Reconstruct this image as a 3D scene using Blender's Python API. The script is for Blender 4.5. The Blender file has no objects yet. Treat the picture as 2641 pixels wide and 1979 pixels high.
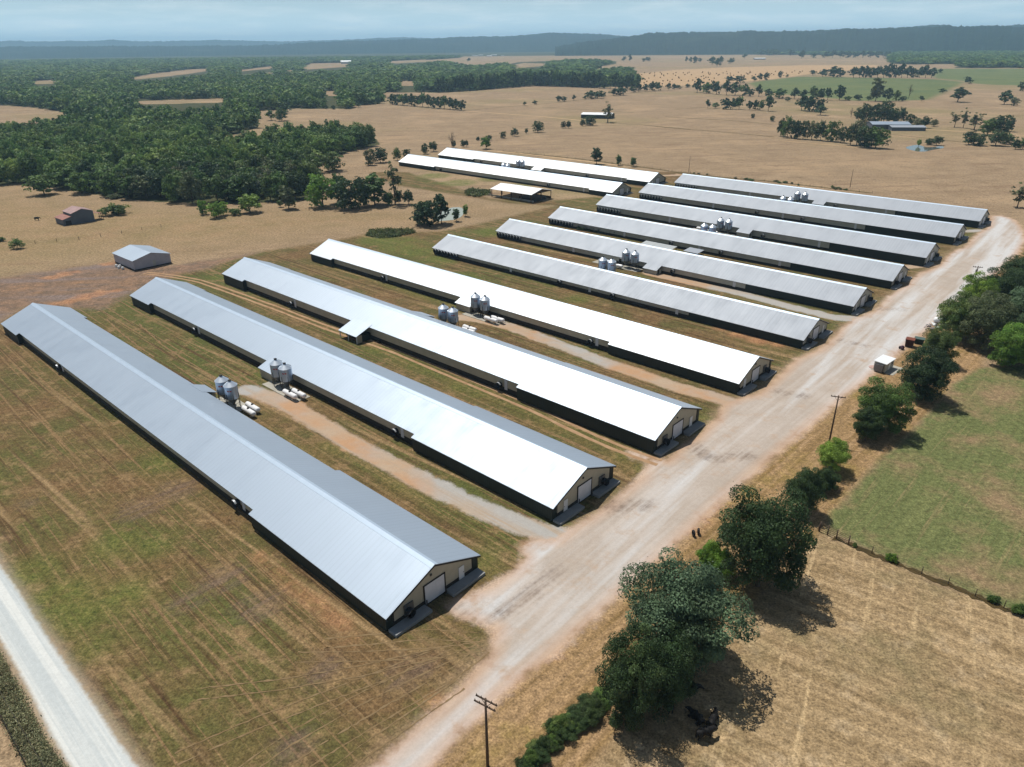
import bpy, math, random
import numpy as np
from mathutils import Vector, Matrix

SC = bpy.context.scene
COL = SC.collection
rng = np.random.default_rng(7)
random.seed(7)
R = math.radians

# ---------------------------------------------------------------- camera
F, PITCH, ROLL, CH = 1855.28, 0.4416282, -0.00998277, 67.439
PW, PH = 2641.0, 1979.0
CX, CY = PW / 2, PH / 2
_fw = np.array([0, math.cos(PITCH), -math.sin(PITCH)])
_rt = np.array([1.0, 0, 0]); _up = np.cross(_rt, _fw)
_r = math.cos(ROLL) * _rt + math.sin(ROLL) * _up
_u = -math.sin(ROLL) * _rt + math.cos(ROLL) * _up
cam_d = bpy.data.cameras.new('camera')
cam = bpy.data.objects.new('camera', cam_d); COL.objects.link(cam)
M = Matrix(((_r[0], _u[0], -_fw[0], 0), (_r[1], _u[1], -_fw[1], 0), (_r[2], _u[2], -_fw[2], CH), (0, 0, 0, 1)))
cam.matrix_world = M
cam_d.sensor_fit = 'HORIZONTAL'; cam_d.sensor_width = 36.0; cam_d.lens = 36.0 * F / PW
cam_d.clip_start = 1.0; cam_d.clip_end = 60000.0
SC.camera = cam

# ---------------------------------------------------------------- sky, sun, exposure
SUN = Vector((-0.25, 0.33, 0.91)).normalized()
world = bpy.data.worlds.new('World'); SC.world = world; world.use_nodes = True
wn = world.node_tree; wn.nodes.clear()
sky = wn.nodes.new('ShaderNodeTexSky'); sky.sky_type = 'NISHITA'; sky.sun_disc = False
sky.sun_elevation = math.asin(SUN.z); sky.sun_rotation = math.atan2(SUN.x, SUN.y)
sky.altitude = 300; sky.air_density = 1.0; sky.dust_density = 0.7; sky.ozone_density = 1.5
tc = wn.nodes.new('ShaderNodeTexCoord')
mp = wn.nodes.new('ShaderNodeMapping'); mp.inputs['Scale'].default_value = (5.0, 5.0, 40.0)
cn = wn.nodes.new('ShaderNodeTexNoise'); cn.inputs['Scale'].default_value = 2.2; cn.inputs['Detail'].default_value = 7; cn.inputs['Roughness'].default_value = 0.6
cr = wn.nodes.new('ShaderNodeMapRange'); cr.inputs['From Min'].default_value = 0.45; cr.inputs['From Max'].default_value = 0.75; cr.inputs['To Max'].default_value = 0.42
cmx = wn.nodes.new('ShaderNodeMix'); cmx.data_type = 'RGBA'
cmx.inputs['B'].default_value = (17.0, 18.2, 18.6, 1)
bg = wn.nodes.new('ShaderNodeBackground'); bg.inputs['Strength'].default_value = 0.05
wo = wn.nodes.new('ShaderNodeOutputWorld')
L = wn.links.new
L(tc.outputs['Generated'], mp.inputs['Vector']); L(mp.outputs['Vector'], cn.inputs['Vector'])
L(cn.outputs['Fac'], cr.inputs['Value']); L(cr.outputs['Result'], cmx.inputs['Factor'])
sx = wn.nodes.new('ShaderNodeSeparateXYZ'); L(tc.outputs['Generated'], sx.inputs[0])
hr = wn.nodes.new('ShaderNodeMapRange'); hr.inputs['From Min'].default_value = 0.0; hr.inputs['From Max'].default_value = 0.22; hr.inputs['To Min'].default_value = 0.9; hr.inputs['To Max'].default_value = 0.0
L(sx.outputs['Z'], hr.inputs['Value'])
hm = wn.nodes.new('ShaderNodeMix'); hm.data_type = 'RGBA'; hm.inputs['B'].default_value = (10.6, 14.9, 17.2, 1)
L(hr.outputs['Result'], hm.inputs['Factor']); L(sky.outputs['Color'], hm.inputs['A']); L(hm.outputs['Result'], cmx.inputs['A']); L(cmx.outputs['Result'], bg.inputs['Color']); L(bg.outputs['Background'], wo.inputs['Surface'])
br = wn.nodes.new('ShaderNodeMapRange'); br.inputs['From Min'].default_value = -0.01; br.inputs['From Max'].default_value = 0.05; br.inputs['To Min'].default_value = 0.082; br.inputs['To Max'].default_value = 0.052
L(sx.outputs['Z'], br.inputs['Value']); L(br.outputs['Result'], bg.inputs['Strength'])
sl = bpy.data.lights.new('sun', 'SUN'); sl.energy = 4.7; sl.angle = R(0.53); sl.color = (1.0, 0.955, 0.88)
sun = bpy.data.objects.new('sun', sl); COL.objects.link(sun)
sun.rotation_euler = SUN.to_track_quat('Z', 'Y').to_euler(); sun.location = (0, 0, 300)
SC.view_settings.view_transform = 'Standard'; SC.view_settings.look = 'None'
SC.view_settings.exposure = 0.0; SC.view_settings.gamma = 1.0
cy = SC.cycles
cy.max_bounces = 6; cy.diffuse_bounces = 2; cy.glossy_bounces = 3; cy.transmission_bounces = 3; cy.transparent_max_bounces = 8; cy.volume_bounces = 1
cy.use_denoising = True
cy.sample_clamp_indirect = 6.0

# ---------------------------------------------------------------- pixel (2641 px photo) -> ground point
K = PW / 2212.0
def gp(px, py, z=0.0):
    d = _fw * F + _r * (px - CX) - _u * (py - CY)
    t = (z - CH) / d[2]
    return np.array([0, 0, CH]) + d * t
def toD(x, y): return x * K, y * K
def cA(x, y): return x * .40687, y * .40687
def cB(x, y): return 850 + x * .40687, y * .40687
def cC(x, y): return 1741 + x * .40687, y * .40687
def cD(x, y): return x * .36166, 400 + y * .36166
def cE(x, y): return 750 + x * .36166, 350 + y * .36166
def project(P):
    d = P - np.array([0, 0, CH]); zc = d @ _fw
    return CX + F * (d @ _r) / zc, CY - F * (d @ _u) / zc, zc
def poly(conv, pts, z=0.0):
    out = []
    for x, y in pts:
        px, py = conv(x, y)
        out.append(gp(px, py, z)[:2])
    return np.array(out)
def ppoly(conv, pts): return np.array([conv(x, y) for x, y in pts])
def inside(x, y, pg):
    r = np.zeros(np.shape(x), bool); n = len(pg)
    for i in range(n):
        x0, y0 = pg[i]; x1, y1 = pg[(i + 1) % n]
        if y0 == y1: continue
        c = ((y0 > y) != (y1 > y)) & (x < (x1 - x0) * (y - y0) / (y1 - y0) + x0)
        r ^= c
    return r
def seg_dist(x, y, a, b):
    dx, dy = b[0] - a[0], b[1] - a[1]; l2 = dx * dx + dy * dy + 1e-9
    t = np.clip(((x - a[0]) * dx + (y - a[1]) * dy) / l2, 0, 1)
    return np.hypot(x - a[0] - t * dx, y - a[1] - t * dy)

# ---------------------------------------------------------------- node helpers
def lin(r, g, b, k=0.8):
    f = lambda v: (v / 255.0 / 12.92 if v / 255.0 <= 0.04045 else ((v / 255.0 + 0.055) / 1.055) ** 2.4)
    return (f(r) * k, f(g) * k, f(b) * k, 1.0)
class NT:
    def __init__(s, name):
        s.m = bpy.data.materials.new(name); s.m.use_nodes = True
        s.t = s.m.node_tree; s.t.nodes.clear()
        s.out = s.t.nodes.new('ShaderNodeOutputMaterial')
    def n(s, typ, **kw):
        nd = s.t.nodes.new(typ)
        for k, v in kw.items(): setattr(nd, k, v)
        return nd
    def put(s, sock, v):
        if isinstance(v, bpy.types.NodeSocket): s.t.links.new(v, sock)
        elif v is not None: sock.default_value = v
    def math(s, op, a, b=None, c=None):
        nd = s.n('ShaderNodeMath', operation=op)
        s.put(nd.inputs[0], a)
        if b is not None: s.put(nd.inputs[1], b)
        if c is not None: s.put(nd.inputs[2], c)
        return nd.outputs[0]
    def noise(s, vec, scale, detail=4, rough=0.55, dim='3D'):
        nd = s.n('ShaderNodeTexNoise', noise_dimensions=dim)
        s.put(nd.inputs['Vector'], vec); nd.inputs['Scale'].default_value = scale
        nd.inputs['Detail'].default_value = detail; nd.inputs['Roughness'].default_value = rough
        return nd.outputs['Fac']
    def rng(s, v, a, b, c=0.0, d=1.0, smooth=False):
        nd = s.n('ShaderNodeMapRange', interpolation_type='SMOOTHSTEP' if smooth else 'LINEAR')
        s.put(nd.inputs['Value'], v); s.put(nd.inputs['From Min'], a); s.put(nd.inputs['From Max'], b)
        s.put(nd.inputs['To Min'], c); s.put(nd.inputs['To Max'], d)
        return nd.outputs['Result']
    def mix(s, f, a, b, blend='MIX'):
        nd = s.n('ShaderNodeMix', data_type='RGBA', blend_type=blend)
        s.put(nd.inputs['Factor'], f); s.put(nd.inputs['A'], a); s.put(nd.inputs['B'], b)
        return nd.outputs['Result']
    def attr(s, name, out='Fac'):
        nd = s.n('ShaderNodeAttribute', attribute_name=name); return nd.outputs[out]
    def geo(s): return s.n('ShaderNodeNewGeometry').outputs['Position']
    def obj(s): return s.n('ShaderNodeTexCoord').outputs['Object']
    def rnd(s): return s.n('ShaderNodeObjectInfo').outputs['Random']
    def rot(s, vec, ang, sx, sy, sz=1.0):
        a = s.n('ShaderNodeVectorRotate', rotation_type='Z_AXIS'); s.put(a.inputs['Vector'], vec); a.inputs['Angle'].default_value = -ang
        b = s.n('ShaderNodeVectorMath', operation='MULTIPLY'); s.put(b.inputs[0], a.outputs[0]); b.inputs[1].default_value = (sx, sy, sz)
        return b.outputs[0]
    def bump(s, h, dist, strength=1.0):
        nd = s.n('ShaderNodeBump'); s.put(nd.inputs['Height'], h); nd.inputs['Distance'].default_value = dist; nd.inputs['Strength'].default_value = strength
        return nd.outputs[0]
    def bsdf(s, col, rough=0.8, metal=0.0, normal=None, spec=0.3):
        nd = s.n('ShaderNodeBsdfPrincipled')
        s.put(nd.inputs['Base Color'], col); s.put(nd.inputs['Roughness'], rough); s.put(nd.inputs['Metallic'], metal)
        nd.inputs['Specular IOR Level'].default_value = spec
        if normal is not None: s.put(nd.inputs['Normal'], normal)
        s.t.links.new(nd.outputs[0], s.out.inputs['Surface'])
        return nd
def simple(name, rgb, rough=0.75, metal=0.0, var=0.12, scale=1.5, spec=0.3, k=0.8):
    t = NT(name); c = lin(*rgb, k)
    n = t.noise(t.obj(), scale, 5, 0.6)
    a = tuple(min(1, v * (1 - var)) for v in c[:3]) + (1,); b = tuple(min(1, v * (1 + var)) for v in c[:3]) + (1,)
    t.bsdf(t.mix(t.rng(n, 0.3, 0.7), a, b), rough, metal, spec=spec)
    return t.m

# ---------------------------------------------------------------- object helpers
def tag(o, label=None, cat=None, group=None, kind=None):
    if label: o['label'] = label
    if cat: o['category'] = cat
    if group: o['group'] = group
    if kind: o['kind'] = kind
    return o
def thing(name, label, cat, loc=(0, 0, 0), rz=0.0, group=None):
    o = bpy.data.objects.new(name, None); COL.objects.link(o)
    o.empty_display_size = 0.5
    o.location = loc; o.rotation_euler = (0, 0, rz)
    return tag(o, label, cat, group)
def link(name, mesh, parent=None, loc=None, rz=None):
    o = bpy.data.objects.new(name, mesh); COL.objects.link(o)
    if parent is not None: o.parent = parent
    if loc is not None: o.location = loc
    if rz is not None: o.rotation_euler = (0, 0, rz)
    return o
def dup(o, parent=None, loc=None, rz=None, scale=None):
    c = o.copy(); COL.objects.link(c); c.parent = parent
    if loc is not None: c.location = loc
    if rz is not None: c.rotation_euler = (0, 0, rz)
    if scale is not None: c.scale = scale
    for ch in list(o.children): dup(ch, c)
    return c
class MB:
    def __init__(s): s.v = []; s.f = []; s.smooth = []
    def add(s, vs, fs, smooth=False):
        k = len(s.v); s.v += [tuple(map(float, p)) for p in vs]
        for f in fs: s.f.append(tuple(i + k for i in f)); s.smooth.append(smooth)
        return s
    def box(s, x0, x1, y0, y1, z0, z1):
        return s.add([(x0, y0, z0), (x1, y0, z0), (x1, y1, z0), (x0, y1, z0), (x0, y0, z1), (x1, y0, z1), (x1, y1, z1), (x0, y1, z1)],
                     [(0, 3, 2, 1), (4, 5, 6, 7), (0, 1, 5, 4), (1, 2, 6, 5), (2, 3, 7, 6), (3, 0, 4, 7)])
    def hexa(s, p):  # 8 points: bottom 4, top 4
        return s.add(p, [(0, 3, 2, 1), (4, 5, 6, 7), (0, 1, 5, 4), (1, 2, 6, 5), (2, 3, 7, 6), (3, 0, 4, 7)])
    def prism(s, pts, x0, x1):  # polygon in (y,z) extruded along x
        n = len(pts); v = [(x0, y, z) for y, z in pts] + [(x1, y, z) for y, z in pts]
        f = [tuple(range(n))[::-1], tuple(range(n, 2 * n))] + [(i, (i + 1) % n, n + (i + 1) % n, n + i) for i in range(n)]
        return s.add(v, f)
    def tube(s, p, q, r0, r1=None, n=8, caps=True):
        r1 = r0 if r1 is None else r1
        p = Vector(p); q = Vector(q); d = (q - p).normalized()
        a = d.orthogonal().normalized(); b = d.cross(a)
        v = []
        for c, r in ((p, r0), (q, r1)):
            for i in range(n):
                t = 2 * math.pi * i / n; v.append(c + a * (r * math.cos(t)) + b * (r * math.sin(t)))
        k = len(s.v); s.v += [tuple(x) for x in v]
        for i in range(n): s.f.append((k + i, k + (i + 1) % n, k + n + (i + 1) % n, k + n + i)); s.smooth.append(True)
        if caps:
            s.f.append(tuple(k + i for i in range(n))[::-1]); s.smooth.append(False)
            s.f.append(tuple(k + n + i for i in range(n))); s.smooth.append(False)
        return s
    def lathe(s, prof, n=20, c=(0, 0, 0), axis='z', smooth=True):
        v = []
        for r, h in prof:
            for i in range(n):
                t = 2 * math.pi * i / n; x, y = r * math.cos(t), r * math.sin(t)
                v.append((c[0] + x, c[1] + y, c[2] + h) if axis == 'z' else (c[0] + h, c[1] + x, c[2] + y))
        f = []
        for j in range(len(prof) - 1):
            for i in range(n): f.append((j * n + i, j * n + (i + 1) % n, (j + 1) * n + (i + 1) % n, (j + 1) * n + i))
        return s.add(v, f, smooth)
    def mesh(s, name, mat):
        me = bpy.data.meshes.new(name); me.from_pydata(s.v, [], s.f)
        me.polygons.foreach_set('use_smooth', s.smooth)
        for m in (mat if isinstance(mat, (list, tuple)) else [mat]): me.materials.append(m)
        me.update(); return me
    def build(s, name, mat, parent=None, loc=None, rz=None):
        return link(name, s.mesh(name, mat), parent, loc, rz)
def np_mesh(name, V, Fq, mat, attrs=None, smooth=False):
    V = np.ascontiguousarray(V, np.float32); Fq = np.ascontiguousarray(Fq, np.int32)
    me = bpy.data.meshes.new(name); k = Fq.shape[1]; nf = len(Fq)
    me.vertices.add(len(V)); me.vertices.foreach_set('co', V.ravel())
    me.loops.add(nf * k); me.loops.foreach_set('vertex_index', Fq.ravel())
    me.polygons.add(nf); me.polygons.foreach_set('loop_start', np.arange(0, nf * k, k, dtype=np.int32))
    if smooth: me.polygons.foreach_set('use_smooth', np.ones(nf, bool))
    for a, val in (attrs or {}).items():
        at = me.attributes.new(a, 'FLOAT', 'POINT'); at.data.foreach_set('value', np.ascontiguousarray(val, np.float32))
    me.materials.append(mat); me.update(calc_edges=True); return me

# ================================================================= GROUND
TH = R(137.28)
HOUSES = {1: (-47.96, 58.38, 159.6, 6.04, 137.277), 2: (-79.82, 57.65, 158.1, 6.25, 137.277), 3: (-107.72, 57.07, 158.0, 6.56, 137.277),
          4: (-140.38, 57.24, 159.1, 6.11, 137.277), 5: (-173.17, 57.42, 133.5, 5.65, 137.181), 6: (-205.57, 57.17, 133.7, 5.82, 137.181),
          7: (-236.02, 56.56, 133.7, 5.83, 137.181), 8: (-267.73, 56.14, 133.3, 6.40, 137.181), 9: (-304.62, 56.44, 135.2, 6.17, 137.181),
          10: (-339.16, 56.04, 137.0, 6.13, 137.181), 11: (-298.97, 201.0, 159.6, 6.0, 137.378), 12: (-334.94, 203.3, 160.9, 6.0, 137.378)}
def HP(i, x, y):  # house-local (x along from the near gable, y towards its left eave) -> world
    s, a0, Ln, zr, th = HOUSES[i]; t = R(th)
    e = (math.cos(t), math.sin(t)); n = (-e[1], e[0])
    return np.array([e[0] * (a0 + x) + n[0] * (s + y), e[1] * (a0 + x) + n[1] * (s + y)])

def graded(lo, hi, flo, fhi, fine, g):
    c = list(np.arange(flo, fhi + fine, fine)); st = fine; x = c[-1]
    while x < hi: st = fine + g * (x - fhi); x += st; c.append(x)
    x = c[0]; d = []
    while x > lo: st = fine + g * (flo - x); x -= st; d.append(x)
    return np.array(d[::-1] + c)
gx = graded(-14000, 14000, -150, 150, 1.25, 0.016)
gy = graded(-120, 19000, 36, 300, 1.25, 0.014)
NX, NY = len(gx), len(gy)
GX, GY = np.meshgrid(gx, gy); GX = GX.ravel(); GY = GY.ravel()
px_, py_, zc_ = project(np.stack([GX, GY, np.zeros_like(GX)], 1))
infr = (zc_ > 5)

def sdf_poly(pg, clamp=40.0):
    d = np.full(GX.shape, clamp)
    bb = (GX > pg[:, 0].min() - clamp) & (GX < pg[:, 0].max() + clamp) & (GY > pg[:, 1].min() - clamp) & (GY < pg[:, 1].max() + clamp)
    x, y = GX[bb], GY[bb]; r = np.full(x.shape, clamp)
    for i in range(len(pg)): r = np.minimum(r, seg_dist(x, y, pg[i], pg[(i + 1) % len(pg)]))
    ins = inside(x, y, pg); d[bb] = np.where(ins, -r, r); return d
def sdf_line(pts, hw, clamp=40.0):
    d = np.full(GX.shape, clamp)
    bb = (GX > pts[:, 0].min() - clamp) & (GX < pts[:, 0].max() + clamp) & (GY > pts[:, 1].min() - clamp) & (GY < pts[:, 1].max() + clamp)
    x, y = GX[bb], GY[bb]; r = np.full(x.shape, clamp)
    for i in range(len(pts) - 1): r = np.minimum(r, seg_dist(x, y, pts[i], pts[i + 1]) - hw)
    d[bb] = r; return d
def sdf_blobs(lst, conv=toD, clamp=40.0):
    d = np.full(GX.shape, clamp)
    for x, y, r in lst:
        p = gp(*conv(x, y)); d = np.minimum(d, np.hypot(GX - p[0], GY - p[1]) - r)
    return d
def smin(*a):
    r = a[0]
    for b in a[1:]: r = np.minimum(r, b)
    return r

ROAD = poly(toD, [(640, 1790), (720, 1715), (800, 1655), (900, 1565), (1000, 1480), (1055, 1410), (1070, 1362), (1030, 1345), (968, 1325), (960, 1305), (1000, 1285), (1060, 1268), (1105, 1235), (1132, 1205),
    (1110, 1180), (1140, 1160), (1200, 1165), (1240, 1135), (1300, 1100), (1340, 1065), (1385, 1030), (1400, 1000), (1360, 985), (1345, 968), (1400, 985), (1440, 995), (1470, 965), (1505, 945), (1545, 905), (1560, 878),
    (1580, 865), (1640, 850), (1690, 805), (1720, 775), (1770, 755), (1800, 728), (1820, 705), (1840, 690), (1890, 672), (1920, 640), (1960, 615), (1985, 590), (2030, 575), (2050, 548), (2085, 532), (2110, 505),
    (2135, 490), (2140, 466), (2165, 466), (2190, 474), (2208, 490), (2216, 520), (2200, 548), (2160, 585), (2105, 625), (2035, 690), (1955, 755), (1885, 812), (1800, 880), (1700, 966), (1600, 1052), (1500, 1142),
    (1400, 1232), (1300, 1325), (1180, 1432), (1080, 1505), (1050, 1545), (960, 1632), (930, 1662), (850, 1740), (760, 1830)])
GRAVEL = poly(toD, [(-260, 830), (-100, 1040), (0, 1203), (45, 1265), (110, 1366), (190, 1480), (262, 1585), (318, 1662), (400, 1800), (200, 1800), (135, 1658), (100, 1600), (52, 1500), (0, 1405), (-120, 1200), (-330, 830)])
lane_px = [
    ([(1215, 1160), (1120, 1135), (1000, 1083), (900, 1033), (800, 980), (700, 922), (620, 872), (560, 850), (532, 842)], 2.3),
    ([(1575, 868), (1450, 833), (1300, 780), (1200, 742), (1100, 705), (1035, 690), (992, 686)], 2.3),
    ([(1850, 690), (1800, 686), (1700, 661), (1600, 634), (1500, 612), (1403, 591)], 2.3),
    ([(2010, 572), (1960, 577), (1900, 572)], 2.0), ([(2120, 498), (2085, 500), (2060, 497)], 1.8), ([(1400, 381), (1480, 378), (1520, 385)], 2.2)]
LANES = [(poly(toD, p), w) for p, w in lane_px]
YARD = poly(toD, [(0, 700), (-250, 830), (-100, 1040), (0, 1203), (110, 1366), (262, 1585), (318, 1662), (400, 1800), (640, 1790), (900, 1565), (1075, 1365), (1240, 1135), (1440, 995), (1560, 878), (1720, 775),
    (1840, 690), (1985, 590), (2110, 505), (2140, 480), (2120, 462), (2000, 445), (1800, 415), (1600, 390), (1480, 372), (1400, 372), (1330, 385), (1320, 400), (1300, 425), (1180, 435), (1060, 430), (880, 372), (800, 372),
    (850, 400), (980, 420), (1100, 440), (1200, 445), (1050, 480), (960, 500), (800, 505), (690, 525), (560, 545), (450, 575), (380, 590), (330, 605), (250, 640), (170, 655), (60, 660)])
BARE = poly(toD, [(-200, 640), (0, 600), (120, 585), (260, 565), (370, 575), (470, 560), (560, 545), (450, 580), (380, 597), (330, 615), (270, 640), (225, 665), (140, 668), (60, 662), (0, 690), (-200, 760)])
VERGE = poly(toD, [(850, 1740), (930, 1662), (1080, 1505), (1300, 1325), (1600, 1052), (1885, 812), (2035, 690), (2105, 625), (2216, 530), (2260, 560), (2130, 640), (2120, 795), (2060, 830), (2010, 890), (1935, 965), (1885, 1010), (1835, 1068), (1800, 1110), (1775, 1155), (1745, 1190), (1640, 1290), (1510, 1400), (1400, 1510), (1330, 1600), (1260, 1690), (1150, 1850), (900, 1850)])
RGREEN = poly(toD, [(1775, 1152), (1800, 1110), (1835, 1068), (1885, 1010), (1935, 965), (2010, 890), (2060, 830), (2120, 795), (2212, 790), (2500, 760), (2500, 1440), (2212, 1330), (1950, 1222), (1830, 1165)])
HAY = poly(toD, [(1745, 1190), (1778, 1158), (1830, 1172), (1950, 1230), (2212, 1338), (2500, 1450), (2500, 1850), (1150, 1850), (1260, 1690), (1330, 1600), (1400, 1510), (1510, 1400), (1640, 1290)])
LEFTP = poly(toD, [(-300, 380), (60, 395), (250, 428), (480, 442), (690, 440), (850, 440), (980, 420), (1100, 440), (1200, 445), (960, 500), (690, 520), (450, 560), (250, 565), (0, 600), (-300, 640)])
FARGREEN = [poly(cC, [(460, 528), (600, 508), (780, 487), (1070, 491), (1400, 497), (1640, 503), (1835, 520), (1700, 590), (1605, 634), (1400, 640), (1150, 640), (900, 615), (700, 600), (560, 580)]),
            poly(cC, [(1640, 440), (1800, 436), (2300, 436), (2300, 545), (2050, 540), (1900, 532), (1840, 515), (1640, 497)])]
HAYFIELD = poly(cC, [(-250, 560), (-250, 470), (0, 445), (330, 428), (800, 415), (1275, 412), (1290, 428), (850, 470), (640, 500), (470, 515), (300, 535), (0, 545)])
POND1 = poly(cE, [(1040, 610), (1095, 608), (1150, 603), (1195, 590), (1222, 572), (1233, 545), (1226, 520), (1200, 512), (1150, 514), (1105, 528), (1065, 548), (1040, 580)])
POND2 = poly(cC, [(1462, 938), (1500, 924), (1545, 920), (1600, 935), (1690, 928), (1700, 940), (1640, 950), (1580, 962), (1520, 958)])
# woods, in photo pixels (tested on projected ground points)
W_NEAR = ppoly(toD, [(-200, 395), (0, 400), (60, 395), (150, 410), (250, 428), (330, 436), (480, 442), (600, 436), (690, 432), (668, 395), (690, 352), (745, 330), (822, 312), (800, 288), (740, 285), (650, 290), (560, 302), (470, 318), (428, 328),
    (450, 300), (520, 288), (558, 276), (556, 258), (540, 246), (420, 238), (330, 232), (220, 240), (158, 248), (120, 262), (40, 277), (-200, 280)])
W_BACK = [ppoly(cA, [(-400, 330), (0, 330), (240, 345), (640, 345), (1000, 365), (1330, 360), (1980, 365), (2230, 350), (2230, 690), (1850, 690), (1640, 705), (1380, 720), (380, 705), (200, 680), (0, 668), (-400, 660)]),
          ppoly(cB, [(-30, 420), (70, 440), (100, 402), (350, 402), (600, 395), (760, 392), (860, 412), (1130, 408), (1200, 395), (1640, 378), (1820, 390), (1820, 405), (1600, 440), (1640, 452), (1900, 425), (1975, 548), (1640, 556), (1280, 543), (900, 576), (680, 588), (330, 585), (320, 660), (-30, 680)]),
          ppoly(cB, [(100, 345), (860, 335), (875, 365), (640, 380), (360, 392), (100, 402), (-60, 395), (-60, 350)])]
W_RIGHT = ppoly(cC, [(1362, 402), (1355, 352), (1500, 332), (2600, 318), (2600, 432), (1785, 432), (1780, 406), (1460, 410)])
W_FAR = [ppoly(toD, [(-500, 96), (1240, 100), (1240, 108), (900, 112), (0, 116), (-500, 118)]), ppoly(cC, [(-900, 318), (0, 318), (700, 318), (1360, 312), (2600, 296), (2600, 332), (1500, 332), (1355, 342), (900, 350), (0, 345), (-900, 335)]), ppoly(cA, [(-400, 288), (1320, 288), (1320, 325), (1000, 325), (600, 345), (0, 335), (-400, 335)])]
CLEAR = [ppoly(cA, p) for p in ([(765, 507), (980, 465), (1180, 443), (1335, 435), (1338, 448), (1180, 472), (1000, 492), (850, 505)], [(1500, 447), (1740, 418), (1750, 432), (1500, 458)],
    [(1520, 478), (1900, 440), (1960, 403), (2230, 398), (2230, 422), (1950, 442), (1700, 468)], [(1340, 330), (1900, 325), (2000, 342), (1560, 357), (1420, 347)], [(265, 345), (415, 345), (415, 362), (270, 362)],
    [(600, 356), (1000, 330), (1065, 332), (1000, 352), (700, 364)], [(195, 515), (370, 505), (370, 530), (200, 535)], [(690, 655), (900, 640), (1430, 622), (1440, 650), (1000, 662)], [(2020, 575), (2150, 580), (2150, 610), (2060, 610)])] + \
    [ppoly(cB, p) for p in ([(-60, 300), (870, 296), (870, 332), (0, 345)], [(360, 390), (610, 378), (630, 390), (420, 404)], [(770, 382), (880, 350), (1100, 340), (1290, 348), (1280, 366), (1100, 386), (960, 402), (858, 400)],
    [(1150, 416), (1230, 400), (1405, 404), (1330, 422), (1180, 434)], [(430, 515), (545, 515), (545, 545), (440, 545)], [(580, 490), (650, 490), (650, 502)])]
def in_woods(x, y):
    w = inside(x, y, W_NEAR) | inside(x, y, W_RIGHT)
    for p in W_BACK + W_FAR: w |= inside(x, y, p)
    for p in CLEAR: w &= ~inside(x, y, p)
    return w
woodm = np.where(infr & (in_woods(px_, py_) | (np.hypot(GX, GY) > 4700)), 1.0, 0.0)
d_road = sdf_poly(ROAD); d_lanes = [sdf_line(p, w) for p, w in LANES]; d_lane = smin(*d_lanes)
d_gravel = sdf_poly(GRAVEL)
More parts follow.
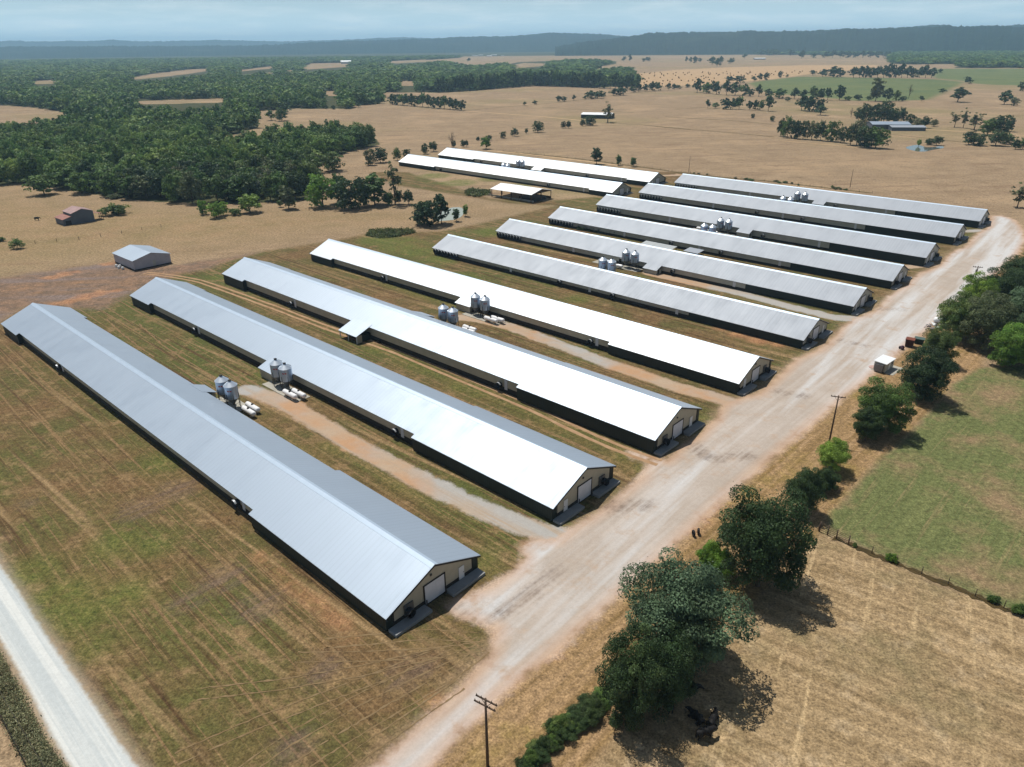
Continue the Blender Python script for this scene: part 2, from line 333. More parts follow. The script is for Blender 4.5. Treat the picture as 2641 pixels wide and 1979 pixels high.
A = {
 'd_road': d_road, 'd_lane': d_lane, 'd_gravel': d_gravel, 'd_yard': sdf_poly(YARD), 'd_bare': sdf_poly(BARE), 'd_verge': sdf_poly(VERGE),
 'd_rgreen': sdf_poly(RGREEN), 'd_hay': sdf_poly(HAY), 'd_fargreen': smin(*[sdf_poly(p, 60) for p in FARGREEN]), 'd_hayfield': sdf_poly(HAYFIELD, 60),
 'd_left': sdf_poly(LEFTP, 60), 'd_lawn': sdf_poly(poly(toD, [(-100, 1040), (0, 940), (200, 1000), (420, 1180), (560, 1330), (520, 1500), (420, 1640), (318, 1662), (262, 1585), (110, 1366), (0, 1203)]), 60), 'd_pond': smin(sdf_poly(POND1), sdf_poly(POND2)), 'wood': woodm,
 'd_orange': np.minimum(sdf_blobs([(150, 652, 2.6), (185, 642, 3.2), (215, 634, 2.6), (125, 656, 2.0), (250, 628, 2.2), (110, 600, 2.2), (140, 592, 2.2), (160, 588, 1.6), (262, 562, 2.5), (235, 570, 2.2), (945, 1520, 1.0), (1110, 1455, 1.0), (1180, 1410, 1.0), (1560, 710, 2.5), (1600, 722, 3.0), (1640, 735, 2.5), (1680, 742, 2.0), (1520, 1120, 1.0), (1545, 1095, 1.0), (1500, 1145, 0.8)]),
      sdf_line(poly(toD, [(560, 1200), (640, 1270), (700, 1322), (740, 1352), (765, 1375)]), 0.35)),
 'd_green': smin(*[sdf_line(poly(toD, p), w) for p, w in (([(820, 755), (1000, 832), (1200, 918), (1385, 985)], 0.9), ([(690, 545), (830, 610), (1000, 665)], 1.6), ([(500, 612), (640, 660), (760, 705)], 0.8), ([(900, 520), (1060, 570), (1200, 615)], 2.0), ([(1120, 1190), (1000, 1120), (900, 1068), (700, 960)], 0.4), ([(1010, 1235), (860, 1140), (700, 1020), (600, 945)], 0.5))], sdf_blobs([(820, 520, 9), (860, 535, 8), (900, 545, 7), (960, 560, 6), (1060, 500, 7), (1150, 505, 6), (1000, 600, 5), (940, 560, 5), (990, 395, 10), (940, 380, 9), (1060, 388, 7), (1130, 400, 6), (470, 600, 2.5), (600, 800, 2.2), (585, 808, 2), (820, 755, 2.5), (860, 770, 2.2), (900, 785, 2.0), (930, 800, 2.2), (990, 835, 2.0), (1040, 850, 2),
      (1060, 1195, 1.6), (1040, 1215, 1.5), (250, 1175, 3.5), (330, 1175, 3), (120, 1300, 5), (170, 1330, 4), (60, 1240, 4), (100, 1290, 3), (200, 1400, 2), (260, 1290, 3.5), (350, 1000, 3), (420, 930, 3), (1345, 985, 1.6), (1380, 600, 3), (1330, 560, 3), (1250, 645, 3), (1430, 505, 2.4), (1290, 475, 4), (1520, 905, 1.8), (640, 600, 3), (700, 640, 3), (760, 640, 3), (1500, 930, 1.5), (1390, 965, 1.2), (870, 520, 6), (1180, 530, 5), (1500, 512, 2.5), (1480, 507, 2.5), (1400, 485, 3), (1360, 472, 3), (1390, 1010, 1.2), (2090, 470, 3)])),
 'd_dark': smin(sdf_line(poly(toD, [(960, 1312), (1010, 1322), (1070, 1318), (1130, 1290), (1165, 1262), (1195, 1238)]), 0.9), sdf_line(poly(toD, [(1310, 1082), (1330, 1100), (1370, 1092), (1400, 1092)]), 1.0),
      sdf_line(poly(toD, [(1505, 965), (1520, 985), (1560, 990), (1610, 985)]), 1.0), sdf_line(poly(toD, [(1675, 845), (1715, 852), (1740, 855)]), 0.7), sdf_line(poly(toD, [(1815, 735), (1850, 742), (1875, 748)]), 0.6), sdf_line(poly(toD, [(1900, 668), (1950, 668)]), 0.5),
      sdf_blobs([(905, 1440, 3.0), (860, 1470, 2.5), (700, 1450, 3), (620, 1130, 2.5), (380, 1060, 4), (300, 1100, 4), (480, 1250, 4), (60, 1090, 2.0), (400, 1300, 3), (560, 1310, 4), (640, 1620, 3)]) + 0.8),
}
MG = NT('ground_cover')
P = MG.geo()
n60 = MG.noise(P, 1 / 60., 5, 0.6); n200 = MG.noise(P, 1 / 260., 3, 0.5); n14 = MG.noise(P, 1 / 14., 5, 0.62); n4 = MG.noise(P, 1 / 4., 5, 0.65); n1 = MG.noise(P, 1 / 0.9, 5, 0.72)
RD = math.atan2(*(gp(*toD(2030, 690)) - gp(*toD(1050, 1545)))[[1, 0]])
sE = MG.noise(MG.rot(P, TH, 0.022, 0.75), 1.0, 5, 0.65); sR = MG.noise(MG.rot(P, RD, 0.03, 0.8), 1.0, 5, 0.65)
sE3 = MG.noise(MG.rot(P, TH - 0.03, 0.018, 1.5), 1.0, 3, 0.6); sE2 = MG.noise(MG.rot(P, TH + 0.05, 0.012, 0.42), 1.0, 2, 0.5); sH = MG.noise(MG.rot(P, R(-35), 0.03, 0.6), 1.0, 5, 0.65)
sH2 = MG.noise(MG.rot(P, RD + 0.25, 0.025, 0.5), 1.0, 4, 0.65); sR2 = MG.noise(MG.rot(P, RD + 0.06, 0.012, 0.16), 1.0, 4, 0.6); sX = MG.noise(MG.rot(P, 0.12, 0.02, 0.12), 1.0, 5, 0.65)
w14 = MG.math('SUBTRACT', n14, 0.5); w4 = MG.math('SUBTRACT', n4, 0.5); w1 = MG.math('SUBTRACT', n1, 0.5)
def zone(name, soft, amp4=2.0, amp14=0.0, amp1=0.0):
    d = MG.attr(name)
    d = MG.math('MULTIPLY_ADD', w4, amp4, d)
    if amp14: d = MG.math('MULTIPLY_ADD', w14, amp14, d)
    if amp1: d = MG.math('MULTIPLY_ADD', w1, amp1, d)
    return MG.rng(d, -soft, soft, 1.0, 0.0, True)
def two(f, a, b, lo=0.35, hi=0.65): return MG.mix(MG.rng(f, lo, hi), lin(*a), lin(*b))
def pick(f, c, b, lo=0.55, hi=0.7): return MG.mix(MG.rng(f, lo, hi), c, lin(*b))
# dry pasture
c = two(n14, (166, 143, 114), (150, 128, 101)); c = pick(n200, c, (150, 134, 98), 0.5, 0.62); c = pick(n60, c, (178, 152, 120), 0.5, 0.68); c = pick(sX, c, (140, 116, 92), 0.52, 0.72); c = pick(n4, c, (122, 101, 78), 0.54, 0.76); c = MG.mix(MG.rng(MG.attr('d_left'), -40, 10, 0.75, 0.0), c, pick(n4, two(n14, (160, 132, 98), (140, 122, 84)), (170, 148, 112), 0.5, 0.72))
base = c
# farm yard turf
c = two(n14, (120, 96, 66), (100, 93, 56), 0.42, 0.58); c = MG.mix(MG.math('MULTIPLY', MG.rng(n60, 0.46, 0.58), 0.75), c, lin(88, 96, 50)); c = MG.mix(MG.math('MULTIPLY', MG.rng(MG.attr('d_lawn'), -30, 4, 0.55, 0.0), MG.rng(n14, 0.4, 0.6)), c, lin(100, 110, 54)); c = pick(n4, c, (146, 121, 86), 0.52, 0.68); c = pick(sE, c, (90, 70, 48), 0.52, 0.66); c = pick(sE2, c, (152, 127, 92), 0.6, 0.68); c = pick(sE3, c, (138, 113, 80), 0.56, 0.62)
base = MG.mix(zone('d_yard', 2.5, 5, 4), base, c)
base = MG.mix(MG.math('MULTIPLY', zone('d_green', 3.5, 9, 7, 4), MG.rng(n4, 0.3, 0.6, 0.25, 0.8)), base, two(n1, (84, 106, 46), (108, 114, 56)))
c = two(n4, (148, 120, 98), (118, 100, 84), 0.4, 0.6); c = pick(sX, c, (134, 118, 110), 0.5, 0.66); c = pick(n14, c, (160, 124, 92), 0.55, 0.75)
base = MG.mix(zone('d_bare', 3, 6, 8), base, c)
# verge and the fields right of the road
c = two(sR, (170, 140, 104), (138, 112, 74), 0.38, 0.62); c = pick(n14, c, (146, 126, 72), 0.52, 0.7); c = pick(n4, c, (186, 152, 112), 0.56, 0.76)
base = MG.mix(zone('d_verge', 1.2, 3), base, c)
c = two(sR, (116, 120, 76), (100, 108, 66), 0.38, 0.62); c = pick(n14, c, (146, 124, 94), 0.48, 0.66); c = pick(sR, c, (152, 136, 98), 0.56, 0.72); c = pick(n1, c, (172, 166, 128), 0.66, 0.8)
base = MG.mix(zone('d_rgreen', 1.0, 3), base, c)
c = two(sH, (178, 153, 117), (142, 120, 88), 0.38, 0.62); c = pick(sH2, c, (196, 170, 130), 0.58, 0.7); c = pick(n4, c, (186, 164, 132), 0.54, 0.74); c = pick(n14, c, (136, 121, 88), 0.52, 0.7)
base = MG.mix(zone('d_hay', 1.0, 3), base, c)
base = MG.mix(zone('d_hayfield', 8, 8), base, two(n14, (196, 164, 128), (182, 152, 112)))
c = two(n60, (98, 112, 72), (116, 122, 78)); c = pick(sX, c, (142, 146, 100), 0.58, 0.72)
base = MG.mix(zone('d_fargreen', 8, 8), base, c)
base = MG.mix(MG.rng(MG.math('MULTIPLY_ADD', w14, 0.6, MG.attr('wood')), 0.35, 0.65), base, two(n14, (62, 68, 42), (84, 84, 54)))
# bare soil, wet dark soil, pond bank
base = MG.mix(MG.math('MULTIPLY', zone('d_orange', 1.6, 5.0, 4, 3), 0.7), base, two(n4, (196, 148, 108), (166, 116, 84)))
base = MG.mix(zone('d_pond', 2.0, 2), base, lin(150, 118, 92))
# lanes and roads
c = two(n14, (190, 152, 118), (186, 164, 140), 0.42, 0.6); c = pick(n60, c, (178, 174, 168), 0.47, 0.55); c = pick(sE, c, (178, 160, 140), 0.5, 0.66)
base = MG.mix(zone('d_lane', 0.5, 2.6, 1.6, 2.0), base, c)
c = two(n14, (200, 189, 179), (184, 171, 158), 0.38, 0.62); c = MG.mix(MG.math('MULTIPLY', MG.rng(sR, 0.4, 0.65), 0.5), c, lin(172, 156, 141)); c = pick(sR2, c, (208, 206, 204), 0.46, 0.6); c = pick(n4, c, (186, 164, 144), 0.56, 0.74); c = pick(n1, c, (170, 150, 134), 0.64, 0.8)
c = MG.mix(MG.rng(MG.attr('d_road'), -2.6, -0.2, 0.0, 0.6), c, two(n4, (206, 166, 128), (190, 140, 102)))
base = MG.mix(zone('d_road', 0.9, 4.0, 1.5, 2.4), base, c)
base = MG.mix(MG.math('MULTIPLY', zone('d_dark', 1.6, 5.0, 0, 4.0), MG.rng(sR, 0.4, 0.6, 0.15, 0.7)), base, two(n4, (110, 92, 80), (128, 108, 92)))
c = two(MG.noise(MG.rot(P, math.atan2(*(gp(*toD(318, 1662)) - gp(*toD(0, 1203)))[[1, 0]]), 0.015, 0.9), 1.0, 4, 0.6), (196, 202, 202), (220, 222, 218), 0.42, 0.58); c = pick(n14, c, (214, 204, 192), 0.6, 0.75)
base = MG.mix(MG.math('MULTIPLY', zone('d_gravel', 1.0, 1.5, 0, 1.2), 0.6), base, lin(176, 164, 146))
base = MG.mix(MG.rng(MG.math('MULTIPLY_ADD', w1, 0.9, MG.attr('d_gravel')), -1.0, -0.3, 1.0, 0.0, True), base, c)
# fine grain everywhere
rough_m = MG.math('MINIMUM', MG.math('MINIMUM', MG.attr('d_road'), MG.attr('d_gravel')), MG.attr('d_lane'))
gr = MG.rng(rough_m, -0.6, 0.6, 0.16, 1.15)
g1 = MG.math('MULTIPLY_ADD', MG.math('MULTIPLY', w1, 2.0), gr, 1.0)
fine = MG.noise(P, 1 / 0.28, 3, 0.7)
g2 = MG.math('MULTIPLY_ADD', MG.math('MULTIPLY', MG.math('SUBTRACT', fine, 0.5), 2.0), gr, 1.0)
gm = MG.math('MULTIPLY', g1, g2)
vm = MG.n('ShaderNodeVectorMath', operation='SCALE'); MG.put(vm.inputs[0], base); MG.put(vm.inputs['Scale'], gm)
hgt = MG.math('ADD', MG.math('MULTIPLY', n1, 0.35), MG.math('MULTIPLY', fine, 0.12))
MG.bsdf(vm.outputs[0], 0.95, 0, MG.bump(MG.math('MULTIPLY', hgt, MG.rng(rough_m, -0.6, 0.8, 0.15, 1.0)), 0.6, 0.8), 0.1)
GROUND_MAT = MG.m

ii = np.arange((NY - 1) * NX).reshape(NY - 1, NX)[:, :-1].ravel()
FQ = np.stack([ii, ii + 1, ii + NX + 1, ii + NX], 1)
GZ = np.zeros_like(GX)
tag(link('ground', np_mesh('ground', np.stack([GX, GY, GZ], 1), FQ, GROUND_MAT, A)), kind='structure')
def sub_sheet(name, d, lim, lift):
    keep = (d[FQ] < lim).all(1); f = FQ[keep]
    if not len(f): return
    u, inv = np.unique(f, return_inverse=True)
    at = {k: v[u] for k, v in A.items()}
    return tag(link(name, np_mesh(name, np.stack([GX[u], GY[u], np.full(len(u), lift)], 1), inv.reshape(-1, 4), GROUND_MAT, at)), kind='structure')
sub_sheet('farm_road', d_road, 0.2, 0.006)
sub_sheet('gravel_road', d_gravel, 0.0, 0.006)
for dl in d_lanes: sub_sheet('dirt_lane', np.where(d_road < 0.4, 9, dl), 0.4, 0.004)

# narrow wheel tracks and field lines as ribbons
RIB = [0]
def ribbon(name, pts, hw, z, mat, off=0.0, step=2.0, jit=0.12):
    RIB[0] += 1; z = z + 0.0015 * RIB[0]
    p = np.array(pts); seg = np.hypot(*np.diff(p, axis=0).T); s = np.r_[0, np.cumsum(seg)]
    t = np.arange(0, s[-1], step); q = np.stack([np.interp(t, s, p[:, 0]), np.interp(t, s, p[:, 1])], 1)
    for _ in range(3): q[1:-1] = (q[:-2] + 2 * q[1:-1] + q[2:]) / 4
    d = np.gradient(q, axis=0); d /= np.hypot(*d.T)[:, None] + 1e-9; nrm = np.stack([-d[:, 1], d[:, 0]], 1)
    q = q + nrm * off
    a = hw * (1 + jit * rng.standard_normal(len(q)))[:, None]; b = hw * (1 + jit * rng.standard_normal(len(q)))[:, None]
    V = np.concatenate([np.c_[q + nrm * a, np.full(len(q), z)], np.c_[q - nrm * b, np.full(len(q), z)]]); m = len(q); i = np.arange(m - 1)
    return tag(link(name, np_mesh(name, V, np.stack([i, i + m, i + m + 1, i + 1], 1), mat)), kind='structure')
def soil(name, a, b, k=0.8):
    t = NT(name); p = t.geo(); t.bsdf(t.mix(t.rng(t.noise(p, 0.5, 5, 0.7), 0.35, 0.65), lin(*a, k), lin(*b, k)), 0.95, spec=0.1); return t.m
M_TRACK = soil('track_soil', (188, 156, 122), (162, 128, 96)); M_DARKLINE = soil('fence_line_grass', (122, 104, 72), (104, 92, 60)); M_PALE = soil('pale_track', (206, 176, 138), (194, 162, 124))
trk = poly(toD, [(1425, 1000), (1330, 967), (1240, 926), (1150, 882), (1000, 820), (850, 757), (700, 706), (600, 667), (500, 631), (430, 607), (375, 597), (330, 591), (305, 590)])
for o in (-0.95, 0.95): ribbon('wheel_track', trk, 0.42, 0.02, M_TRACK, o)
for pts in ([(230, 690), (262, 720), (300, 750), (335, 772)], [(300, 700), (350, 745), (410, 785)]): ribbon('wheel_track', poly(toD, pts), 0.2, 0.02, soil('faint_track', (150, 122, 90), (132, 106, 76)), 0, 0.8, 0.6)
M_STRAW = soil('mown_straw', (150, 128, 96), (132, 110, 78))
for pts in ([(700, 1390), (820, 1380), (930, 1370), (1040, 1378)], [(640, 1420), (800, 1418), (950, 1410), (1050, 1395)], [(480, 1700), (620, 1600), (760, 1520), (900, 1450), (1040, 1385)], [(560, 1720), (700, 1620), (850, 1530), (980, 1455), (1050, 1400)],
            [(380, 1640), (560, 1560), (720, 1500), (900, 1430), (1030, 1382)], [(650, 1730), (790, 1620), (920, 1530), (1000, 1475)], [(430, 1500), (600, 1480), (780, 1450), (950, 1410)]):
    for o in (-0.8, 0.8): ribbon('mower_track', poly(toD, pts), 0.07, 0.012, M_STRAW, o, 0.5, 0.7)
for cv, pts, w, mt in ((cC, [(0, 692), (100, 687), (200, 680)], 1.0, M_DARKLINE), (cC, [(-60, 740), (0, 745), (380, 766), (620, 790)], 1.2, M_DARKLINE), (cC, [(-200, 795), (0, 815), (300, 838), (650, 870)], 1.0, M_DARKLINE),
        (cC, [(1340, 850), (1600, 878), (1870, 908), (2212, 940), (2400, 955)], 1.0, M_DARKLINE), (cB, [(870, 700), (1100, 680), (1450, 652), (1900, 592), (2150, 575)], 1.3, M_DARKLINE), (cB, [(850, 704), (1100, 722), (1400, 745), (1600, 765)], 1.6, M_PALE),
        (cB, [(1350, 682), (1700, 700), (1930, 716)], 1.0, M_DARKLINE), (cB, [(1780, 778), (2000, 795), (2300, 822)], 0.8, M_DARKLINE), (cC, [(1500, 818), (1700, 828), (1900, 840), (2200, 862)], 1.6, M_PALE), (cC, [(-300, 362), (200, 366), (560, 372), (1340, 390)], 9, M_PALE),
        (cC, [(680, 895), (850, 908), (1000, 922), (1180, 938)], 1.0, M_PALE), (cB, [(1100, 960), (1300, 980), (1600, 1010), (1900, 1050), (2150, 1085)], 1.2, M_DARKLINE), (cB, [(1000, 955), (1160, 968), (1300, 985), (1600, 1020), (1900, 1060)], 1.3, M_PALE),
        (cC, [(-50, 1085), (250, 1120), (600, 1150), (900, 1185), (1250, 1225)], 1.0, M_DARKLINE), (cC, [(0, 1105), (300, 1140), (600, 1175), (1000, 1215)], 1.2, M_PALE), (cE, [(790, 300), (900, 330), (1050, 375), (1180, 410)], 0.7, M_DARKLINE)):
    ribbon('field_track' if mt is M_PALE else 'field_line', poly(cv, pts), w, 0.02, mt, 0, 4.0, 0.25)
# fence-line brush along the two fields on the right
FENCE_R = poly(toD, [(1772, 1150), (1800, 1163), (1832, 1176), (1900, 1203), (1960, 1228), (2060, 1268), (2130, 1300), (2212, 1330), (2300, 1368)])
ribbon('fence_row_grass', FENCE_R[1:], 0.45, 0.02, soil('fence_row_soil', (92, 76, 48), (70, 62, 40)), 0, 0.6, 0.5)

# ponds
def pond(name, pg, rgb, lbl):
    t = NT(name + '_water'); t.bsdf(lin(*rgb), 0.06, 0, t.bump(t.noise(t.geo(), 1.2, 3), 0.02, 0.4), 0.5)
    mb = MB(); n = len(pg); c = pg.mean(0); ang = np.linspace(0, 1, 5)[:-1]
    ring = []
    for i in range(n):
        p0, p1, p2, p3 = pg[i - 1], pg[i], pg[(i + 1) % n], pg[(i + 2) % n]
        for a in ang: ring.append(0.5 * ((2 * p1) + (-p0 + p2) * a + (2 * p0 - 5 * p1 + 4 * p2 - p3) * a * a + (-p0 + 3 * p1 - 3 * p2 + p3) * a ** 3))
    mb.add([(x, y, 0.04) for x, y in ring] + [(c[0], c[1], 0.04)], [(i, (i + 1) % len(ring), len(ring)) for i in range(len(ring))])
    return tag(mb.build(name, t.m), kind='structure')
pond('pond', POND1, (176, 182, 164), ''); pond('pond', POND2, (104, 110, 104), '')

# far hills
MH = NT('wooded_hill'); P2 = MH.geo()
hc = MH.mix(MH.rng(MH.noise(P2, 1 / 60., 6, 0.7), 0.38, 0.62), lin(24, 38, 34), lin(42, 60, 46)); hc = MH.mix(MH.rng(MH.noise(P2, 1 / 400., 4, 0.6), 0.58, 0.7), hc, lin(64, 74, 58))
MH.bsdf(hc, 0.95, 0, MH.bump(MH.noise(P2, 1 / 16., 5, 0.7), 14, 1.0), 0.05)
def hill(name, dist, prof, depth, base=-2.0):
    # crest line given by photo pixels, put at a true distance and height
    xs = np.arange(prof[0][0], prof[-1][0], 3.0); ys = np.interp(xs, [p[0] for p in prof], [p[1] for p in prof])
    rows = [(-1.0, 0.0), (-0.8, 0.2), (-0.6, 0.45), (-0.4, 0.66), (-0.25, 0.82), (-0.12, 0.94), (0, 1.0), (0.3, 0.9), (1.0, 0.0)]
    V = []
    for x, y in zip(xs, ys):
        d = _fw * F + _r * (x - CX) - _u * (y + 0.35 * math.sin(x * .21) + 0.3 * math.sin(x * .57 + 1) + rng.normal() * .25 - CY); t = dist / math.hypot(d[0], d[1]); p = np.array([0, 0, CH]) + d * t
        h = max(p[2], 1.0); u = np.array([p[0], p[1]]) / math.hypot(p[0], p[1])
        for a, k in rows:
            jit = (1 + 0.06 * math.sin(x * 0.05 + a * 5) + 0.05 * math.sin(x * 0.023 - a * 9)) if -1 < a < 0 else 1
            q = u * (dist + a * depth); V.append((q[0], q[1], base + (h - base) * k * jit + (2.5 * rng.standard_normal() if abs(a) < 0.9 else 0)))
    m = len(rows); i = np.arange((len(xs) - 1) * m).reshape(-1, m)[:, :-1].ravel()
    tag(link(name, np_mesh(name, np.array(V), np.stack([i, i + m, i + m + 1, i + 1], 1), MH.m, smooth=False)), kind='structure')
def pf(conv, pts): return [conv(x, y) for x, y in pts]
hill('ridge_hills', 5600, pf(cC, [(-760, 300), (-690, 283), (-560, 262), (-400, 245), (-250, 225), (-100, 208), (0, 204), (250, 203), (500, 200), (800, 196), (1000, 190), (1300, 180), (1500, 172), (1800, 168), (2000, 163), (2100, 164), (2140, 172), (2260, 172), (2600, 180), (2900, 190)]), 1100)
hill('middle_hills', 8200, pf(cB, [(-2700, 300), (-500, 290), (-200, 275), (60, 262), (300, 254), (650, 246), (800, 236), (960, 230), (1100, 232), (1230, 224), (1330, 214), (1440, 210), (1600, 213), (1750, 219), (1900, 232), (2100, 250), (2300, 285)]), 1500)
hill('distant_hills', 13000, pf(cA, [(-500, 262), (0, 260), (120, 262), (300, 264), (450, 258), (560, 262), (680, 255), (800, 259), (950, 263), (1150, 258), (1300, 257), (1420, 255), (1600, 259), (1800, 263), (2000, 259), (2240, 250), (2420, 240), (2560, 236), (2700, 243), (2900, 240), (3300, 250)]), 1500)
hill('distant_hills', 7400, pf(cC, [(900, 200), (1280, 184), (1450, 174), (1620, 159), (1720, 162), (1850, 175), (2000, 185), (2120, 163), (2180, 154), (2260, 158), (2500, 172), (2800, 186)]), 1500)

# ================================================================= MATERIALS FOR BUILDINGS
def metal_roof(name, rgb, rough, metal, streak=0.10, ribs=True):
    t = NT(name); o = t.obj(); c = lin(*rgb, 1.0)
    sx = t.n('ShaderNodeSeparateXYZ'); t.put(sx.inputs[0], o)
    panel = t.noise(t.rot(o, 0, 1.1, 0.015, 0.0), 1.0, 3, 0.75)
    stain = t.noise(t.rot(o, 0, 0.35, 0.12, 0.1), 1.0, 6, 0.7)
    dk = tuple(v * (1 - 2.2 * streak) for v in c[:3]) + (1,)
    f = t.math('ADD', t.rng(panel, 0.38, 0.7, 0, 0.6), t.rng(stain, 0.5, 0.75, 0, 0.4))
    col = t.mix(f, c, dk)
    seam = t.math('POWER', t.rng(t.math('SINE', t.math('MULTIPLY', sx.outputs[0], 2 * math.pi / 0.914)), -1, 1), 8.0)
    col = t.mix(t.math('MULTIPLY', seam, 0.16), col, tuple(v * .55 for v in c[:3]) + (1,))
    rib = t.math('SINE', t.math('MULTIPLY', sx.outputs[0], 2 * math.pi / 0.305))
    rr = t.rng(stain, 0.3, 0.7, rough - 0.05, rough + 0.08)
    t.bsdf(col, rr, metal, t.bump(t.math('POWER', t.rng(rib, -1, 1), 4.0), 0.02, 0.5), 0.5)
    return t.m
M_ROOF_A = metal_roof('galvanised_roof', (156, 169, 183), 0.48, 0.40, 0.03)
M_ROOF_A3 = metal_roof('bright_galvanised_roof', (166, 178, 191), 0.47, 0.40, 0.03); M_ROOF_A4 = metal_roof('palest_galvanised_roof', (190, 198, 206), 0.46, 0.38, 0.02)  # paler base colours for the third and fourth house roofs
M_ROOF_B = metal_roof('weathered_roof', (154, 160, 168), 0.62, 0.30, 0.06)
M_ROOF_C = metal_roof('white_roof', (232, 235, 236), 0.5, 0.15, 0.03)
M_ROOF_D = metal_roof('old_canopy_roof', (176, 180, 180), 0.5, 0.4, 0.12)
M_CAP = simple('ridge_cap_metal', (174, 190, 206), 0.5, 0.3, 0.04, 0.5, 0.5, 1.0)
def siding(name, rgb, k=0.8, pitch=0.23):
    t = NT(name); o = t.obj(); sx = t.n('ShaderNodeSeparateXYZ'); t.put(sx.inputs[0], o)
    c = lin(*rgb, k); n = t.noise(o, 0.6, 5, 0.65)
    s = t.math('SINE', t.math('MULTIPLY', t.math('ADD', sx.outputs[0], sx.outputs[1]), 2 * math.pi / pitch))
    t.bsdf(t.mix(t.rng(n, 0.35, 0.7), c, tuple(v * .82 for v in c[:3]) + (1,)), 0.6, 0.0, t.bump(t.math('POWER', t.rng(s, -1, 1), 3.0), 0.02, 0.6), 0.3)
    return t.m
M_TAN = siding('tan_metal_siding', (196, 188, 166)); M_GREYW = siding('grey_metal_siding', (190, 190, 178)); M_LILAC = siding('pale_grey_siding', (186, 184, 192))
M_PAD = siding('dark_cooling_pad', (38, 50, 46), 0.8, 0.5); M_BLACK = simple('black_trim', (30, 30, 32), 0.6); M_SKIRT = simple('dark_wainscot', (44, 42, 40), 0.7)
M_DOOR = siding('white_door_panel', (228, 230, 236), 0.8, 0.55); M_WHITE = simple('white_paint', (232, 234, 234), 0.4, 0, 0.05)
M_CONC = simple('concrete', (176, 172, 160), 0.85, 0, 0.15, 0.8); M_CONC2 = simple('grey_concrete', (150, 152, 152), 0.85, 0, 0.12, 0.8)
M_FAN = simple('fan_housing', (36, 38, 44), 0.5); M_FANW = simple('fan_hood_pale', (208, 212, 216), 0.4, 0.3, 0.05)
M_GALV = metal_roof('galvanised_bin', (160, 176, 196), 0.38, 0.75, 0.05); M_GALVR = simple('bin_roof_metal', (214, 222, 230), 0.36, 0.7, 0.06, 0.7, 0.5, 1.0)
M_STEEL = simple('dark_steel', (74, 70, 68), 0.5, 0.5); M_HOP = simple('hopper_metal', (120, 122, 124), 0.45, 0.6); M_RED = simple('red_mark', (176, 70, 66), 0.6)
M_TANK = simple('white_tank_paint', (240, 240, 240), 0.3, 0, 0.03, 0.6, 0.4, 0.9); M_WOOD = simple('weathered_wood', (96, 74, 58), 0.9, 0, 0.25, 3); M_RUST = simple('rusty_metal', (128, 74, 58), 0.8, 0.2, 0.3, 1.2)

